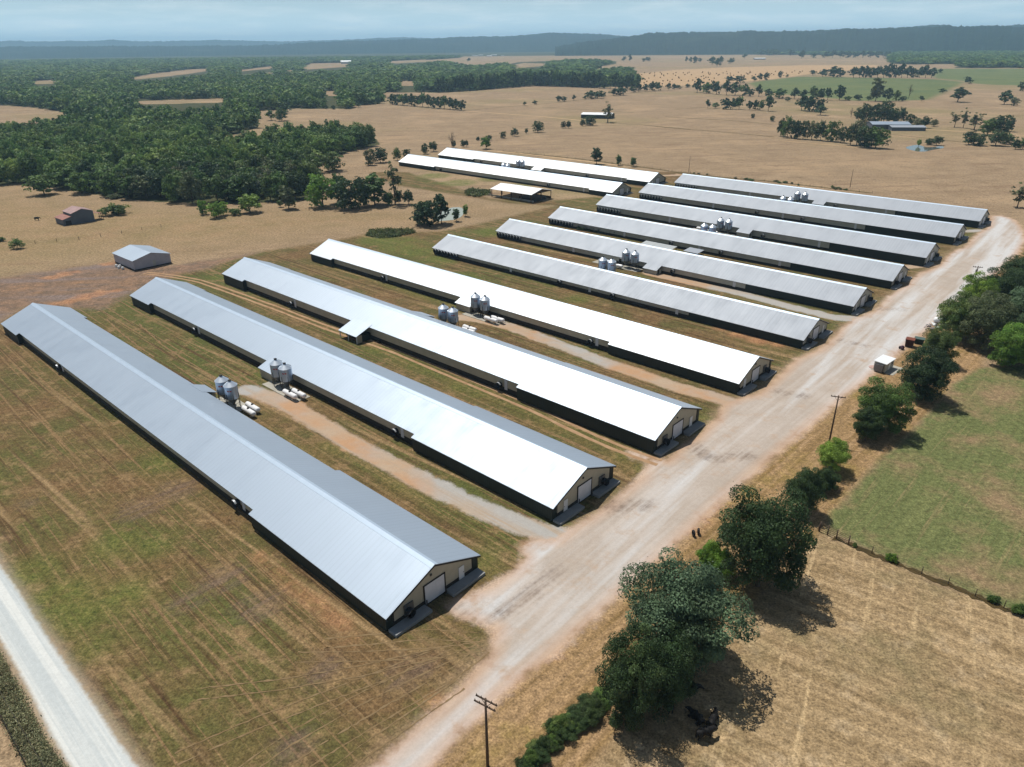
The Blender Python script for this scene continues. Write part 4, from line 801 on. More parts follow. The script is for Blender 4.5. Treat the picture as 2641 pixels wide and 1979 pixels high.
for k in range(16):
    x, y = rng.uniform(-3.6, 3.6), rng.uniform(-1.3, 1.3); a = rng.uniform(0, 3.14); l = rng.uniform(.8, 2.0)
    if k % 2: MB().tube((x - l * math.cos(a) / 2, y - l * math.sin(a) / 2, .15), (x + l * math.cos(a) / 2, y + l * math.sin(a) / 2, rng.uniform(.3, .9)), .07, n=6).build('pipe', M_SCRAP if k % 4 else M_RUST, sc)
    else:
        d = (l * math.cos(a) / 2, l * math.sin(a) / 2); q = (-d[1] * .7, d[0] * .7); z = [rng.uniform(.1, .8) for _ in range(4)]
        P4 = [(x - d[0] - q[0], y - d[1] - q[1], z[0]), (x + d[0] - q[0], y + d[1] - q[1], z[1]), (x + d[0] + q[0], y + d[1] + q[1], z[2]), (x - d[0] + q[0], y - d[1] + q[1], z[3])]
        MB().hexa(P4 + [(a_, b_, c_ + .05) for a_, b_, c_ in P4]).build('sheet', M_SCRAP if k % 4 else M_WHITE, sc)
o = thing('storage_tank', 'white rounded tank with pale blue end behind the scrap heap', 'tank', (112.4, 176.9, 0), R(-25))
MB().lathe([(.02, -1.7)] + [(.8 * math.sin(a), -1.0 - .7 * math.cos(a)) for a in np.linspace(.3, 1.57, 6)] + [(.8, .6), (.02, .6)], 16, (0, 0, .85), 'x').build('tank_body', M_TANK, o)
MB().lathe([(.82, .4), (.82, 1.2), (.5, 1.5), (.02, 1.55)], 16, (0, 0, .85), 'x').build('tank_end', simple('pale_blue_paint', (150, 196, 212), .4), o)
for x in (-.7, .7): MB().box(x - .12, x + .12, -.5, .5, 0, .3).build('saddle', M_STEEL, o)
def round_lid(p, r, lbl):
    o = MB().lathe([(r, 0), (r, .12), (r * .9, .18), (.01, .2)], 14).build('round_lid', simple('pink_grey_lid', (190, 160, 150), .7), None, (p[0], p[1], 0)); tag(o, lbl, 'lid')
round_lid(gp(2230 + 125 * .1786, 790 + 885 * .1786), 1.0, 'pinkish round lid lying on the ground left of the white-roofed hut')
# two dark upright tyres at the road edge
p = gp(1788, 1383); tr = None
for k, (dx, dy, a) in enumerate(((0, 0, 0.1), (0.85, 0.45, -0.15))):
    prof = [(.30, -.12), (.44, -.15), (.52, -.10), (.54, 0), (.52, .10), (.44, .15), (.30, .12), (.30, -.12)]
    o = MB().lathe(prof, 20, (0, 0, .53), 'x').build('old_tyre', M_BLACK, None, (p[0] + dx, p[1] + dy, 0), a)
    tag(o, ('left' if k == 0 else 'right') + ' one of two old black tyres standing at the road edge', 'tyre', 'old tyres at the road edge')
o = MB().box(-.35, .35, -.3, .3, 0, .6).box(-.4, .4, -.35, .35, .6, .68).build('equipment_box', M_BLACK, None, tuple(gp(*toD(819, 741))[:2]) + (0,), .6); tag(o, 'small dark equipment box on the grass below the open porch', 'box')

# ================================================================= POLES, WIRES, FENCES
M_POLE = simple('pole_wood', (92, 76, 64), .9, 0, .2, 2); M_INS = simple('insulator', (70, 64, 60), .4)
def pole(label, c, h, arms, rz, transf=False, r=.15):
    o = thing('utility_pole', label, 'utility pole', (c[0], c[1], 0), rz, 'wooden utility poles')
    MB().tube((0, 0, 0), (0, 0, h), r * 1.15, r * .75, 10).build('post', M_POLE, o)
    for j, z in enumerate(arms):
        ca = MB().box(-1.25, 1.25, .10 if j == 0 else -.22, .22 if j == 0 else -.10, z - .07, z + .07).build('crossarm', M_POLE, o)
        m = MB()
        for x in (-1.15, -.6, .6, 1.15): m.tube((x, .16 if j == 0 else -.16, z + .07), (x, .16 if j == 0 else -.16, z + .30), .05, .03, 6)
        m.build('insulator', M_INS, ca)
    if transf: MB().lathe([(.02, h - 2.1), (.26, h - 2.1), (.28, h - 1.2), (.02, h - 1.15)], 14, (0.0, .45, 0)).build('transformer', M_HOP, o)
    m = MB()
    if arms: m.tube((-.6, .16, arms[0] - .05), (0, .12, arms[0] - .8), .03, n=5); m.tube((.6, .16, arms[0] - .05), (0, .12, arms[0] - .8), .03, n=5); m.build('brace', M_STEEL, o)
P1 = (-2.9, 50.3); P2_ = (58.8, 115.9); P3_ = (131.7, 196.8)
pole('nearest utility pole with two crossarms at the bottom of the road', P1, 9.7, (9.3, 8.9), R(-32))
pole('utility pole with one crossarm between the road and the green bush', P2_, 9.6, (9.25,), R(-20))
pole('utility pole with transformer rising from the trees by the road bend', P3_, 9.6, (9.2,), R(-20), True)
pole('slim utility pole in the pasture behind the last grey roof', (171.9, 370.6), 9.0, (), 0, r=.12); pole('slim utility pole in the pasture behind the back houses', (102.0, 422.1), 9.0, (), 0, r=.12)
def wire(label, a, b, z0, z1, sag, r=.02):
    m = MB(); prev = None
    for k in range(25):
        t = k / 24; q = (a[0] + (b[0] - a[0]) * t, a[1] + (b[1] - a[1]) * t, z0 + (z1 - z0) * t - sag * 4 * t * (1 - t))
        if prev: m.tube(prev, q, r, n=4, caps=False)
        prev = q
    tag(m.build('power_line', M_STEEL), label, 'power line', 'overhead wires over the weeds at the left road')
wa, wb = gp(-300, 1270, 8.5), gp(185, 2100, 8.5); wire('thin overhead wire crossing the weeds left of the white gravel road', wa, wb, 8.5, 8.5, .3)
def fence(label, pts, h=1.2, sp=4.0, rp=.06, wires=3, gate=None):
    p = np.array(pts); seg = np.hypot(*np.diff(p, axis=0).T); s = np.r_[0, np.cumsum(seg)]; n = min(96, max(2, int(s[-1] / sp)))
    r = thing('wire_fence', label, 'fence', (p[0][0], p[0][1], 0)); o = p[0]; mp_ = None; m = MB(); prev = None
    for k in range(n + 1):
        t = s[-1] * k / n; q = (np.interp(t, s, p[:, 0]) - o[0], np.interp(t, s, p[:, 1]) - o[1])
        if mp_ is None: mp_ = MB().tube((0, 0, 0), (0, 0, h + .1), rp, rp * .9, 6).mesh('fence_post', M_POLE)
        link('post', mp_, r, (q[0], q[1], 0))
        if prev:
            for w in range(wires): z = h * (w + 1) / wires; m.tube((*prev, z), (*q, z), .012, n=3, caps=False)
        prev = q
    m.build('wire', M_STEEL, r); return r
fence('wire fence with brushy bottom between the green field and the hay field', FENCE_R[2:], 1.2, 3.2)
fence('short wire fence running from the gate behind the big dark tree', poly(toD, [(1768, 1148), (1745, 1168), (1727, 1186), (1700, 1230)]), 1.2, 2.6)
fence('wire fence along the left pasture below the old barn', poly(cD, [(0, 625), (180, 632), (290, 635), (400, 618), (560, 605), (690, 585), (870, 560), (1000, 540), (1150, 515)]), 1.2, 7, .09)
fence('wire fence along the back pasture behind the farthest houses', poly(cB, [(1060, 955), (1300, 982), (1600, 1012), (1900, 1052), (2150, 1088)]), 1.2, 6, .07)
fence('wire fence along the pasture behind the last grey roof', poly(cC, [(-20, 1088), (250, 1122), (600, 1152), (900, 1188), (1250, 1228)]), 1.2, 6, .07)
fence('wire fence by the weeds at the bottom left corner', poly(toD, [(-80, 1440), (0, 1545), (55, 1650), (90, 1730)]), 1.1, 2.5, .05, 5)
gt = thing('field_gate', 'weathered wooden rail gate in the corner between the two right fields', 'gate', tuple(gp(*toD(1770, 1148))[:2]) + (0,), 0)
g0 = gp(*toD(1770, 1148)); pts = [gp(*toD(x, y)) - g0 for x, y in ((1770, 1148), (1787, 1156), (1806, 1165), (1832, 1178))]
for q in pts: MB().tube((q[0], q[1], 0), (q[0], q[1], 1.75), .10, .09, 8).build('post', M_POLE, gt)
for k in range(3):
    for z in (.35, .65, .95, 1.25, 1.55): MB().tube((pts[k][0], pts[k][1], z), (pts[k + 1][0], pts[k + 1][1], z), .03, n=5).build('rail', M_POLE, gt)

# ================================================================= TREES
def leaf_mat(name, a, b, warm, k=0.8):
    t = NT(name); n = t.noise(t.geo(), 0.55, 3, 0.6); r = t.rnd(); tint = t.attr('tint')
    f = t.math('FRACT', t.math('ADD', r, tint))
    big = t.noise(t.geo(), 1 / 38., 3, 0.6)
    c = t.mix(t.rng(n, 0.35, 0.65), lin(*a, k), lin(*b, k)); c = t.mix(t.rng(f, 0.55, 1.0, 0, 0.75), c, lin(*warm, k)); c = t.mix(t.rng(big, 0.5, 0.7, 0, 0.5), c, lin(a[0] * 1.18, a[1] * 1.1, a[2] * 1.05, k)); c = t.mix(t.rng(big, 0.5, 0.32, 0, 0.5), c, lin(b[0] * .8, b[1] * .86, b[2] * .9, k))
    v = t.rng(t.math('FRACT', t.math('MULTIPLY', f, 7.13)), 0, 1, 0.6, 1.4)
    s = t.n('ShaderNodeVectorMath', operation='SCALE'); t.put(s.inputs[0], c); t.put(s.inputs['Scale'], v)
    p = t.n('ShaderNodeBsdfPrincipled'); t.put(p.inputs['Base Color'], s.outputs[0]); p.inputs['Roughness'].default_value = 0.6; p.inputs['Specular IOR Level'].default_value = 0.25
    tr = t.n('ShaderNodeBsdfTranslucent'); t.put(tr.inputs['Color'], s.outputs[0])
    mx = t.n('ShaderNodeMixShader'); mx.inputs[0].default_value = 0.28; L_ = t.t.links.new
    L_(p.outputs[0], mx.inputs[1]); L_(tr.outputs[0], mx.inputs[2]); L_(mx.outputs[0], t.out.inputs['Surface']); return t.m
ML = {'d': leaf_mat('leaf_dark', (68, 90, 52), (50, 72, 44), (80, 96, 56), 0.95), 'm': leaf_mat('leaf_mid', (96, 122, 60), (70, 98, 48), (112, 122, 72), 1.0),
      'b': leaf_mat('leaf_bright', (118, 152, 60), (88, 124, 48), (134, 154, 70), 1.0), 'o': leaf_mat('leaf_olive', (108, 116, 80), (86, 98, 64), (124, 122, 90), 1.0),
      'g': leaf_mat('leaf_grey_green', (96, 122, 92), (68, 92, 64), (104, 122, 92), 1.0)}
M_BARK = simple('bark', (92, 78, 64), .95, 0, .25, 2)
def leafcloud(g, W, H, base, ncl, nlf, leaf, cr, lump=0.22, inner=0.35, top=1.0):
    # crown of leaf clumps: clump centres through an uneven ellipsoid, leaf faces turned outwards from each clump
    ph = g.uniform(0, 6.28, 4); u = g.normal(size=(ncl, 3)); u /= np.linalg.norm(u, axis=1)[:, None]
    az = np.arctan2(u[:, 1], u[:, 0]); el = u[:, 2]
    rad = 1 + lump * (np.sin(2 * az + ph[0]) * 0.6 + np.sin(3 * az + 2.2 * el * 3 + ph[1]) * 0.6 + np.sin(5 * el + ph[2]) * 0.4)
    rr = np.where(g.random(ncl) < inner, g.uniform(0.3, 0.8, ncl), g.uniform(0.82, 1.0, ncl)) * rad
    cz = base + (H - base) * 0.48; c = u * rr[:, None] * np.array([W / 2 - cr * .6, W / 2 - cr * .6, (H - base) * 0.5 * top - cr * .4]); c[:, 2] = np.maximum(c[:, 2], -(H - base) * .42); c[:, 2] += cz
    n = ncl * nlf; cc = np.repeat(c, nlf, 0); stray = g.random(n) < 0.2; cc = cc * (1 - 0.12 * stray[:, None] * np.array([1, 1, 0])) + stray[:, None] * g.normal(size=(n, 3)) * cr * 0.3; crr = np.repeat(cr * g.uniform(0.65, 1.25, ncl), nlf)
    d = g.normal(size=(n, 3)); d[:, 2] = np.abs(d[:, 2]) * 0.9 - 0.25 * np.abs(g.normal(size=n)); d /= np.linalg.norm(d, axis=1)[:, None]
    p = cc + d * (crr * g.uniform(0.55, 1.0, n) ** .5)[:, None] * np.array([1, 1, .8])
    nm = d + 0.5 * g.normal(size=(n, 3)); nm[:, 2] += .3; nm /= np.linalg.norm(nm, axis=1)[:, None]
    t = np.cross(nm, g.normal(size=(n, 3))); t /= np.linalg.norm(t, axis=1)[:, None] + 1e-9; b = np.cross(nm, t)
    s = (leaf * g.uniform(0.6, 1.3, n))[:, None] * 0.5
    V = np.stack([p - t * s * 1.15, p - b * s * .75, p + t * s * 1.15, p + b * s * .75], 1).reshape(-1, 3)
    tint = np.repeat(np.repeat(g.uniform(-.06, .06, ncl), nlf), 4)
    return V, tint, c
def quads(n): return np.arange(n * 4, dtype=np.int32).reshape(n, 4)
def trunk_mesh(g, H, base, r, c, nl, name='trunk', low=0.0, bare=False):
    mb = MB(); k = 6; z1 = base + (H - base) * 0.45; lean = g.normal(size=2) * 0.02 * H; pts = [np.array([lean[0] * (j / k) ** 2, lean[1] * (j / k) ** 2, z1 * j / k]) for j in range(k + 1)]
    for j in range(k): mb.tube(pts[j], pts[j + 1], r * (1.25 if j == 0 else 1 - .10 * j), r * (1 - .10 * (j + 1)), 8, False)
    sel = c[g.permutation(len(c))[:nl]]
    for q in sel:
        a = pts[g.integers(2, k + 1)]; m = (a + q) / 2 + np.array([0, 0, .06 * H]) * g.uniform(-.3, .8); mb.tube(a, m, r * .48, r * .30, 6, False); mb.tube(m, q, r * .30, r * .09, 5, False)
        if bare:
            for _ in range(3): e = q + g.normal(size=3) * .08 * H + np.array([0, 0, .03 * H]); mb.tube(m * .35 + q * .65, e, r * .14, r * .04, 4, False)
    return mb.mesh(name, M_BARK)
PROTO = {}
def proto(kind, lod, v):
    key = (kind, lod, v)
    if key in PROTO: return PROTO[key]
    g = np.random.default_rng(abs(hash(str(key))) % 1 + sum(ord(ch) for ch in kind + lod) * 131 + v * 977)
    ncl, nlf, leaf = {'near': (180, 280, .235), 'mid': (64, 26, .95), 'far': (34, 10, 1.9)}[lod]
    W, H, base, cr, lump, inner, nl, r, top = 10., 12., 1.6, 1.25, .22, .35, 10, .28, 1.0
    if kind == 'u': W, H, base, cr, nl, r, lump, inner = 10., 6., 0.1, 1.15, 5, .12, .42, .25
    if kind == 's': W, H, base, cr, lump, inner, ncl, nlf, nl, r = 7., 14., 3.2, .85, .45, .5, int(ncl * .55), int(nlf * .55), 16, .26
    if kind == 't': W, H, base, lump, cr, r = 7., 14., 2.0, .25, 1.1, .22
    if kind == 'w': W, H, base, cr, r, lump = 12., 12., 0.5, (1.3 if lod == 'near' else 1.55), .3, .3
    V, tint, c = leafcloud(g, W, H, base, ncl, nlf, leaf, cr, lump, inner, top)
    PROTO[key] = (V, tint, c, W, H, base, nl, r, g); return PROTO[key]
MESH = {}
def tree_meshes(kind, col, lod, v):
    key = (kind, col, lod, v)
    if key in MESH: return MESH[key]
    V, tint, c, W, H, base, nl, r, g = proto(kind, lod, v)
    crown = np_mesh('crown', V, quads(len(V) // 4), ML[col], {'tint': tint})
    tr = trunk_mesh(np.random.default_rng(v + 5), H, base, r, c, nl if lod != 'near' else nl * 2)
    MESH[key] = (crown, tr, W, H); return MESH[key]
DEADM = {}
def dead_mesh(v):
    if v not in DEADM:
        g = np.random.default_rng(90 + v); u = g.normal(size=(26, 3)); u[:, 2] = np.abs(u[:, 2]) + .2; u /= np.linalg.norm(u, axis=1)[:, None]
        DEADM[v] = trunk_mesh(g, 12., 2.5, .24, u * np.array([3.5, 3.5, 6.5]) + np.array([0, 0, 4.6]), 26, 'trunk', bare=True)
    return DEADM[v]
NTREE = 0
KN = {'d': 'tree', 'u': 'shrub'}
def tree(p, w, h, kind='r', col='d', label='', group=None, lod=None, v=None, name=None, cat=None):
    global NTREE
    dist = math.hypot(p[0], p[1]); NTREE += 1
    lod = lod or ('near' if dist < 190 else 'mid' if dist < 800 else 'far'); v = (NTREE * 7) % (3 if lod == 'near' else 4) if v is None else v
    nm = name or ('shrub' if kind == 'u' else 'bare_tree' if kind == 'x' else 'broadleaf_tree'); ct = cat or ('shrub' if kind == 'u' else 'tree'); rz = rng.uniform(0, 6.28)
    if kind == 'x':
        o = link(nm, dead_mesh(v % 2), None, (p[0], p[1], 0), rz); o.scale = (w / 8., w / 8., h / 12.); tag(o, label, ct, group); return o
    crown, tr, W, H = tree_meshes(kind, col, lod, v)
    sx, sz = w / W, h / H
    if kind == 'u' and dist > 250:
        o = link(nm, crown, None, (p[0], p[1], 0), rz); o.scale = (sx, sx, sz); tag(o, label, ct, group); return o
    r = thing(nm, label, ct, (p[0], p[1], 0), rz, group); r.scale = (sx, sx, sz); link('crown', crown, r); link('trunk', tr, r); return r
def ptree(conv, k, x, y, w, h, kind='r', col='d', label='', group=None, **kw):
    # (x, y) foot of the tree, w/h apparent size, all read in one crop of the photograph
    px, py = conv(x, y); p = gp(px, py); zc = project(np.array([p[0], p[1], 0]))[2]; mpp = zc / F
    dep = math.atan2(CH, math.hypot(p[0], p[1])); W = w * k * mpp; Hh = max((h * k * mpp - 0.5 * W * math.sin(dep)) / math.cos(dep), 0.45 * W if kind != 'u' else .35 * W)
    return tree(p, W, Hh, kind, col, label, group, **kw)
kB = .40687; kD = .36166
# --- the near row right of the road (crowns sized in metres)
def near(px, py, W, H, kind, col, label, **kw): return tree(gp(px, py), W, H, kind, col, label, None, lod='near', **kw)
def nearc(cx, cy, wpx, zc, H, kind, col, label, v=None):
    q = gp(cx, cy, zc); mpp = project(q)[2] / F; return tree(q[:2], wpx * mpp, H, kind, col, label, None, lod='near', v=v)
nearc(1768, 1565, 290, 8.0, 14.0, 'w', 'g', 'biggest grey-green oak by the road, shading the black cattle', 0)
nearc(1628, 1738, 190, 6.2, 11.0, 'w', 'd', 'dark green tree at the lower left of the biggest oak', 1)
nearc(1722, 1728, 170, 5.0, 9.6, 'w', 'd', 'dark low tree under the front of the biggest oak', 2)
nearc(1976, 1385, 232, 8.2, 14.5, 'w', 'd', 'tall dark green oak by the road next to the field gate', 2)
near(1843, 1475, 4.6, 4.2, 'u', 'b', 'bright green bush squeezed between the two big oaks')
nearc(2078, 1258, 92, 4.4, 7.8, 'r', 'd', 'small dark tree on the verge just beyond the tall oak', 1)
nearc(2152, 1172, 84, 3.2, 6.0, 'w', 'b', 'bright green round tree at the foot of the one-armed utility pole', 0)
near(2125, 1262, 4.2, 3.6, 'u', 'd', 'dark shrub beside the bright green round tree')
nearc(2285, 1045, 132, 5.6, 10.2, 'w', 'm', 'feathery green tree second beyond the one-armed utility pole', 2)
nearc(2242, 1090, 76, 3.8, 7.0, 'w', 'd', 'dark small tree at the left skirt of the feathery tree', 0)
nearc(2392, 958, 132, 6.0, 10.8, 'w', 'd', 'broad dark tree opposite the white-roofed hut', 1)
near(2232, 1120, 2.6, 1.8, 'u', 'b', 'tiny yellow-green bush below the dark small tree')
nearc(2425, 888, 84, 4.6, 8.6, 'w', 'm', 'green tree behind the rusty container', 2)
nearc(2482, 806, 120, 6.6, 11.5, 'w', 'm', 'green tree behind the scrap heap', 0)
nearc(2552, 822, 135, 7.2, 13.0, 'w', 'o', 'thin olive tree standing over the shady gap in the thicket', 2)
nearc(2528, 752, 92, 6.0, 10.5, 'w', 'b', 'bright green tree by the pole with the transformer', 1)
nearc(2590, 742, 100, 6.4, 11.5, 'w', 'd', 'dark tree right of the pole with the transformer', 2)
nearc(2640, 702, 100, 6.4, 11.5, 'w', 'd', 'dark tree at the right edge below the road bend', 0)
nearc(2648, 795, 120, 6.6, 12.0, 'w', 'g', 'grey-green tree at the right edge of the photo', 1)
nearc(2622, 885, 125, 5.6, 10.0, 'w', 'b', 'bright green tree at the right edge above the green field', 1)
nearc(2700, 860, 140, 6.4, 12.0, 'w', 'd', 'dark tree just outside the right edge', 2)
nearc(2710, 690, 120, 6.4, 12.0, 'w', 'd', 'dark tree beyond the right edge at the road bend', 1)
gS = 'scrub along the fence line of the hay field'
HEDGE = [(np.interp(t, [0, .35, .7, 1], [1308, 1262, 1205, 1138]), np.interp(t, [0, .35, .7, 1], [1508, 1546, 1592, 1660]), 1.5 + .9 * math.sin(t * 17) ** 2) for t in np.linspace(0, 1.05, 30)]
for k, (x, y, s) in enumerate(HEDGE or [(1185, 1610, 2.0), (1205, 1590, 2.2), (1225, 1572, 2.4), (1245, 1556, 2.2), (1262, 1540, 2.8), (1280, 1525, 2.6), (1300, 1515, 2.8), (1170, 1632, 2.0), (1150, 1650, 2.2), (1215, 1612, 1.8), (1240, 1590, 1.6), (1270, 1565, 1.6), (1130, 1672, 2.2), (1320, 1500, 2.4)]):
    tree(gp(*toD(x + rng.uniform(-9, 9), y + rng.uniform(-7, 7))), s * rng.uniform(.7, 1.35), s * rng.uniform(.35, .75), 'u', 'd' if k % 3 else 'm', 'low green scrub bush in the strip left of the big oaks', gS, lod='near')
gF = 'small bushes on the fence between the right fields'
for k, (x, y, s) in enumerate([(1925, 1212, 1.4), (2145, 1301, 1.3), (2200, 1325, 1.6), (1846, 1181, .7)]):
    tree(gp(*toD(x, y)), s, s * .8, 'u', 'b' if k < 1 else 'm', 'small green bush on the fence line between the right fields', gF, lod='near')
# --- left pasture and front of the wood
T = lambda *a, **kw: ptree(cD, kD, *a, **kw)
T(318, 285, 215, 160, 'w', 'm', 'broad lone tree in front of the wood at the far left'); T(585, 275, 185, 160, 'w', 'm', 'broad tree in front of the wood above the old barn'); T(712, 268, 130, 105, 'w', 'm', 'smaller tree touching the broad tree above the old barn')
T(925, 312, 150, 165, 'r', 'm', 'rounded tree stepping out of the wood right of the old barn'); T(825, 312, 90, 42, 'u', 'o', 'grey-green low scrub at the foot of the wood edge')
T(1545, 448, 135, 120, 'w', 'b', 'loose bright green tree with low limbs in the left pasture'); T(1450, 425, 80, 120, 'w', 'b', 'leaning bright sapling left of the loose bright tree'); T(1595, 430, 85, 105, 'w', 'b', 'bright sapling right of the loose bright tree')
T(1785, 412, 185, 150, 'w', 'b', 'round bright green tree in the left pasture near the wood'); T(1682, 430, 85, 52, 'u', 'm', 'dark low bush left of the round bright green tree')
T(2060, 385, 118, 165, 't', 'o', 'slender grey-green tree near the wood edge'); T(2000, 372, 45, 55, 'r', 'm', 'sapling left of the slender grey-green tree')
T(820, 425, 165, 85, 'u', 'm', 'wide bush right of the old barn'); T(130, 668, 95, 80, 'w', 'm', 'small round tree at the left edge below the barn'); T(15, 615, 60, 32, 'u', 'm', 'low bush at the left edge of the photo')
E_ = lambda *a, **kw: ptree(cE, kD, *a, **kw)
E_(300, 252, 185, 150, 'w', 'm', 'rounded tree in a clearing at the right end of the wood'); E_(165, 270, 150, 165, 'w', 'o', 'pale tree left of the rounded tree in the clearing'); E_(230, 505, 235, 240, 'w', 'b', 'yellow-green tree at the front of the right wood corner')
E_(435, 522, 250, 250, 'w', 'd', 'large dark tree at the front of the right wood corner'); E_(600, 495, 175, 225, 't', 'm', 'tall green tree right of the large dark tree'); E_(345, 480, 150, 220, 'w', 'm', 'green tree behind the yellow-green tree'); E_(520, 500, 150, 200, 'w', 'm', 'green tree between the large dark and the tall green trees')
E_(700, 492, 95, 85, 'u', 'm', 'green bush left of the half-bare tree'); E_(772, 488, 62, 100, 't', 'd', 'narrow dark cedar right of the half-bare tree'); E_(840, 490, 90, 110, 'w', 'd', 'dark rounded cedar at the end of the wood corner'); E_(745, 495, 115, 300, 's', 'o', 'tall half-bare tree standing over the dark cedars', lod='mid')
E_(975, 642, 220, 215, 'w', 'd', 'dark tree group leader by the small pond'); E_(1075, 628, 115, 215, 't', 'd', 'tall tree right beside the dark pond tree'); E_(925, 630, 130, 150, 'w', 'd', 'dark low tree left of the pond tree'); E_(1180, 612, 62, 95, 'r', 'm', 'sapling in front of the small pond'); E_(1247, 577, 44, 85, 't', 'b', 'yellow-green willow at the right end of the small pond')
for k, (x, y, w, h) in enumerate([(380, 545, 60, 30), (1300, 720, 40, 20)]): pass
# --- trees along the back fences and the lone pasture trees
B = lambda *a, **kw: ptree(cB, kB, *a, **kw)
B(1320, 840, 70, 74, 'w', 'd', 'largest round tree in the row on the tan pasture'); B(1248, 850, 26, 36, 'r', 'd', 'tiny tree left of the largest round pasture tree'); B(1174, 864, 50, 52, 'w', 'd', 'round tree second from the left in the pasture row'); B(1100, 878, 40, 48, 'w', 'd', 'leftmost round tree of the pasture row')
B(1483, 815, 36, 46, 'w', 'd', 'left tree of the touching pair in the pasture'); B(1515, 815, 38, 48, 'w', 'd', 'right tree of the touching pair in the pasture'); B(1605, 800, 40, 42, 'w', 'd', 'small tree left of the dark tree by the low white-roofed shed'); B(1652, 797, 76, 70, 'w', 'd', 'dark tree in front of the low white-roofed shed')
B(1763, 777, 80, 128, 's', 'o', 'tall half-bare tree right of the low white-roofed shed', lod='mid'); B(992, 945, 78, 84, 'w', 'b', 'bright green tree behind the farthest white-roofed house'); B(1015, 893, 36, 36, 'w', 'd', 'dark small tree behind the bright green tree'); B(940, 892, 26, 22, 'u', 'd', 'little bush left of the bright green tree')
B(845, 932, 36, 46, 'w', 'd', 'left of two small trees behind the farthest house'); B(868, 932, 34, 44, 'w', 'd', 'right of two small trees behind the farthest house'); B(777, 940, 62, 105, 'x', 'd', 'bare dead tree at the far end of the farthest house'); B(787, 938, 34, 46, 'r', 'o', 'bushy tree at the foot of the bare dead tree')
B(605, 977, 54, 70, 'w', 'd', 'left dark tree of the pair at the end of the back houses'); B(660, 962, 64, 68, 'w', 'd', 'right dark tree of the pair at the end of the back houses'); B(430, 1018, 58, 80, 'w', 'm', 'tree at the far corner of the back houses'); B(488, 992, 56, 52, 'w', 'd', 'low dark tree peeping over the back house roof')
B(1692, 1042, 66, 104, 't', 'd', 'tallest of three trees behind the back house'); B(1830, 1050, 42, 68, 't', 'm', 'middle of three trees behind the back house'); B(1925, 1058, 40, 58, 't', 'm', 'smallest of three trees behind the back house')
B(258, 1048, 74, 112, 'w', 'o', 'pale tree of the pair on the pasture by the wood'); B(322, 1032, 98, 100, 'w', 'd', 'dark tree of the pair on the pasture by the wood')
ptree(cA, kB, 1720, 764, 75, 62, 'w', 'm', 'left tree of the three in the notch of the wood'); ptree(cA, kB, 1787, 767, 92, 82, 'w', 'm', 'front tree of the three in the notch of the wood'); ptree(cA, kB, 1805, 718, 75, 55, 'w', 'd', 'rear tree of the three in the notch of the wood')
ptree(cC, kB, 2168, 1316, 105, 160, 's', 'o', 'thin grey-green tree at the right edge behind the road bend', lod='mid')
def row(conv, lst, label, group, kind='w', col='d', mix=()):
    for k, q in enumerate(lst):
        ptree(conv, kB, *q, kind, (mix[k % len(mix)] if mix else col), label, group)
row(cB, [(1236, 670, 32, 24), (1300, 664, 38, 26), (1452, 644, 42, 38), (1487, 644, 42, 36), (1548, 638, 34, 34), (1618, 632, 26, 26), (1655, 628, 72, 56), (1700, 625, 82, 56), (1740, 618, 32, 28), (1800, 608, 64, 46), (1845, 606, 76, 56)], 'dark tree of the scattered row on the fence in the far pasture', 'scattered fence-row trees of the far pasture')
row(cB, [(1925, 587, 48, 46), (1960, 583, 52, 50), (2000, 581, 48, 46), (2045, 578, 54, 62), (2085, 575, 52, 60), (2150, 572, 42, 42), (2185, 570, 38, 38)], 'small dark tree right of the end of the middle wood', 'trees right of the middle wood')
row(cB, [(x, 662 + (x - 380) * .085, 62, h) for x, h in ((400, 70), (432, 76), (462, 66), (492, 74), (522, 82), (555, 78), (590, 84), (625, 80), (662, 72), (695, 86), (728, 78), (765, 74), (800, 72), (835, 74))], 'dark tree in the straight row running out from the wood', 'straight tree row in the pasture', mix='ddmd')
row(cB, [(x, np.interp(x, [680, 900, 1280, 1640, 1960], [588, 575, 545, 556, 574]), 66, h) for x, h in zip(range(690, 1980, 34), [84, 96, 88, 104, 92, 98, 110, 90] * 6)], 'tree on the front edge of the middle wood beyond the pasture', 'front edge trees of the middle wood', kind='w', mix='ddmdd')
row(cB, [(25, 694, 34, 28), (132, 684, 46, 30), (185, 684, 36, 30)], 'low tree in front of the wood at the tan field', 'low trees before the wood')
row(cA, [(2072, 697, 24, 28), (2115, 695, 24, 26)], 'tiny round tree on the tan field below the wood', 'tiny field trees')
row(cB, [(880, 390, 24, 24), (1865, 392, 32, 30), (1905, 392, 24, 44), (1990, 392, 24, 22), (2020, 390, 38, 30)], 'distant lone tree on the open plain left of the hay bales', 'distant lone trees on the plain')
row(cC, [(70, 397, 24, 35), (97, 398, 26, 34), (125, 402, 34, 45), (158, 394, 28, 28), (235, 412, 52, 46), (265, 422, 62, 50), (290, 402, 32, 46), (350, 405, 44, 40), (440, 372, 38, 30)], 'distant tree above the field of hay bales', 'distant trees above the hay bales')
row(cC, [(545, 352, 52, 36), (590, 352, 62, 38), (625, 352, 62, 42), (730, 354, 74, 36), (800, 372, 42, 50), (880, 369, 38, 30)] + [(x, 367, 54, 42) for x in range(950, 1360, 48)], 'distant tree of the belt below the wooded ridge', 'tree belt below the ridge')
row(cC, [(870, 480, 42, 32), (935, 487, 62, 46), (1005, 490, 104, 70), (1052, 490, 44, 52)], 'tree of the small clump at the top of the green field', 'clump at the top of the green field')
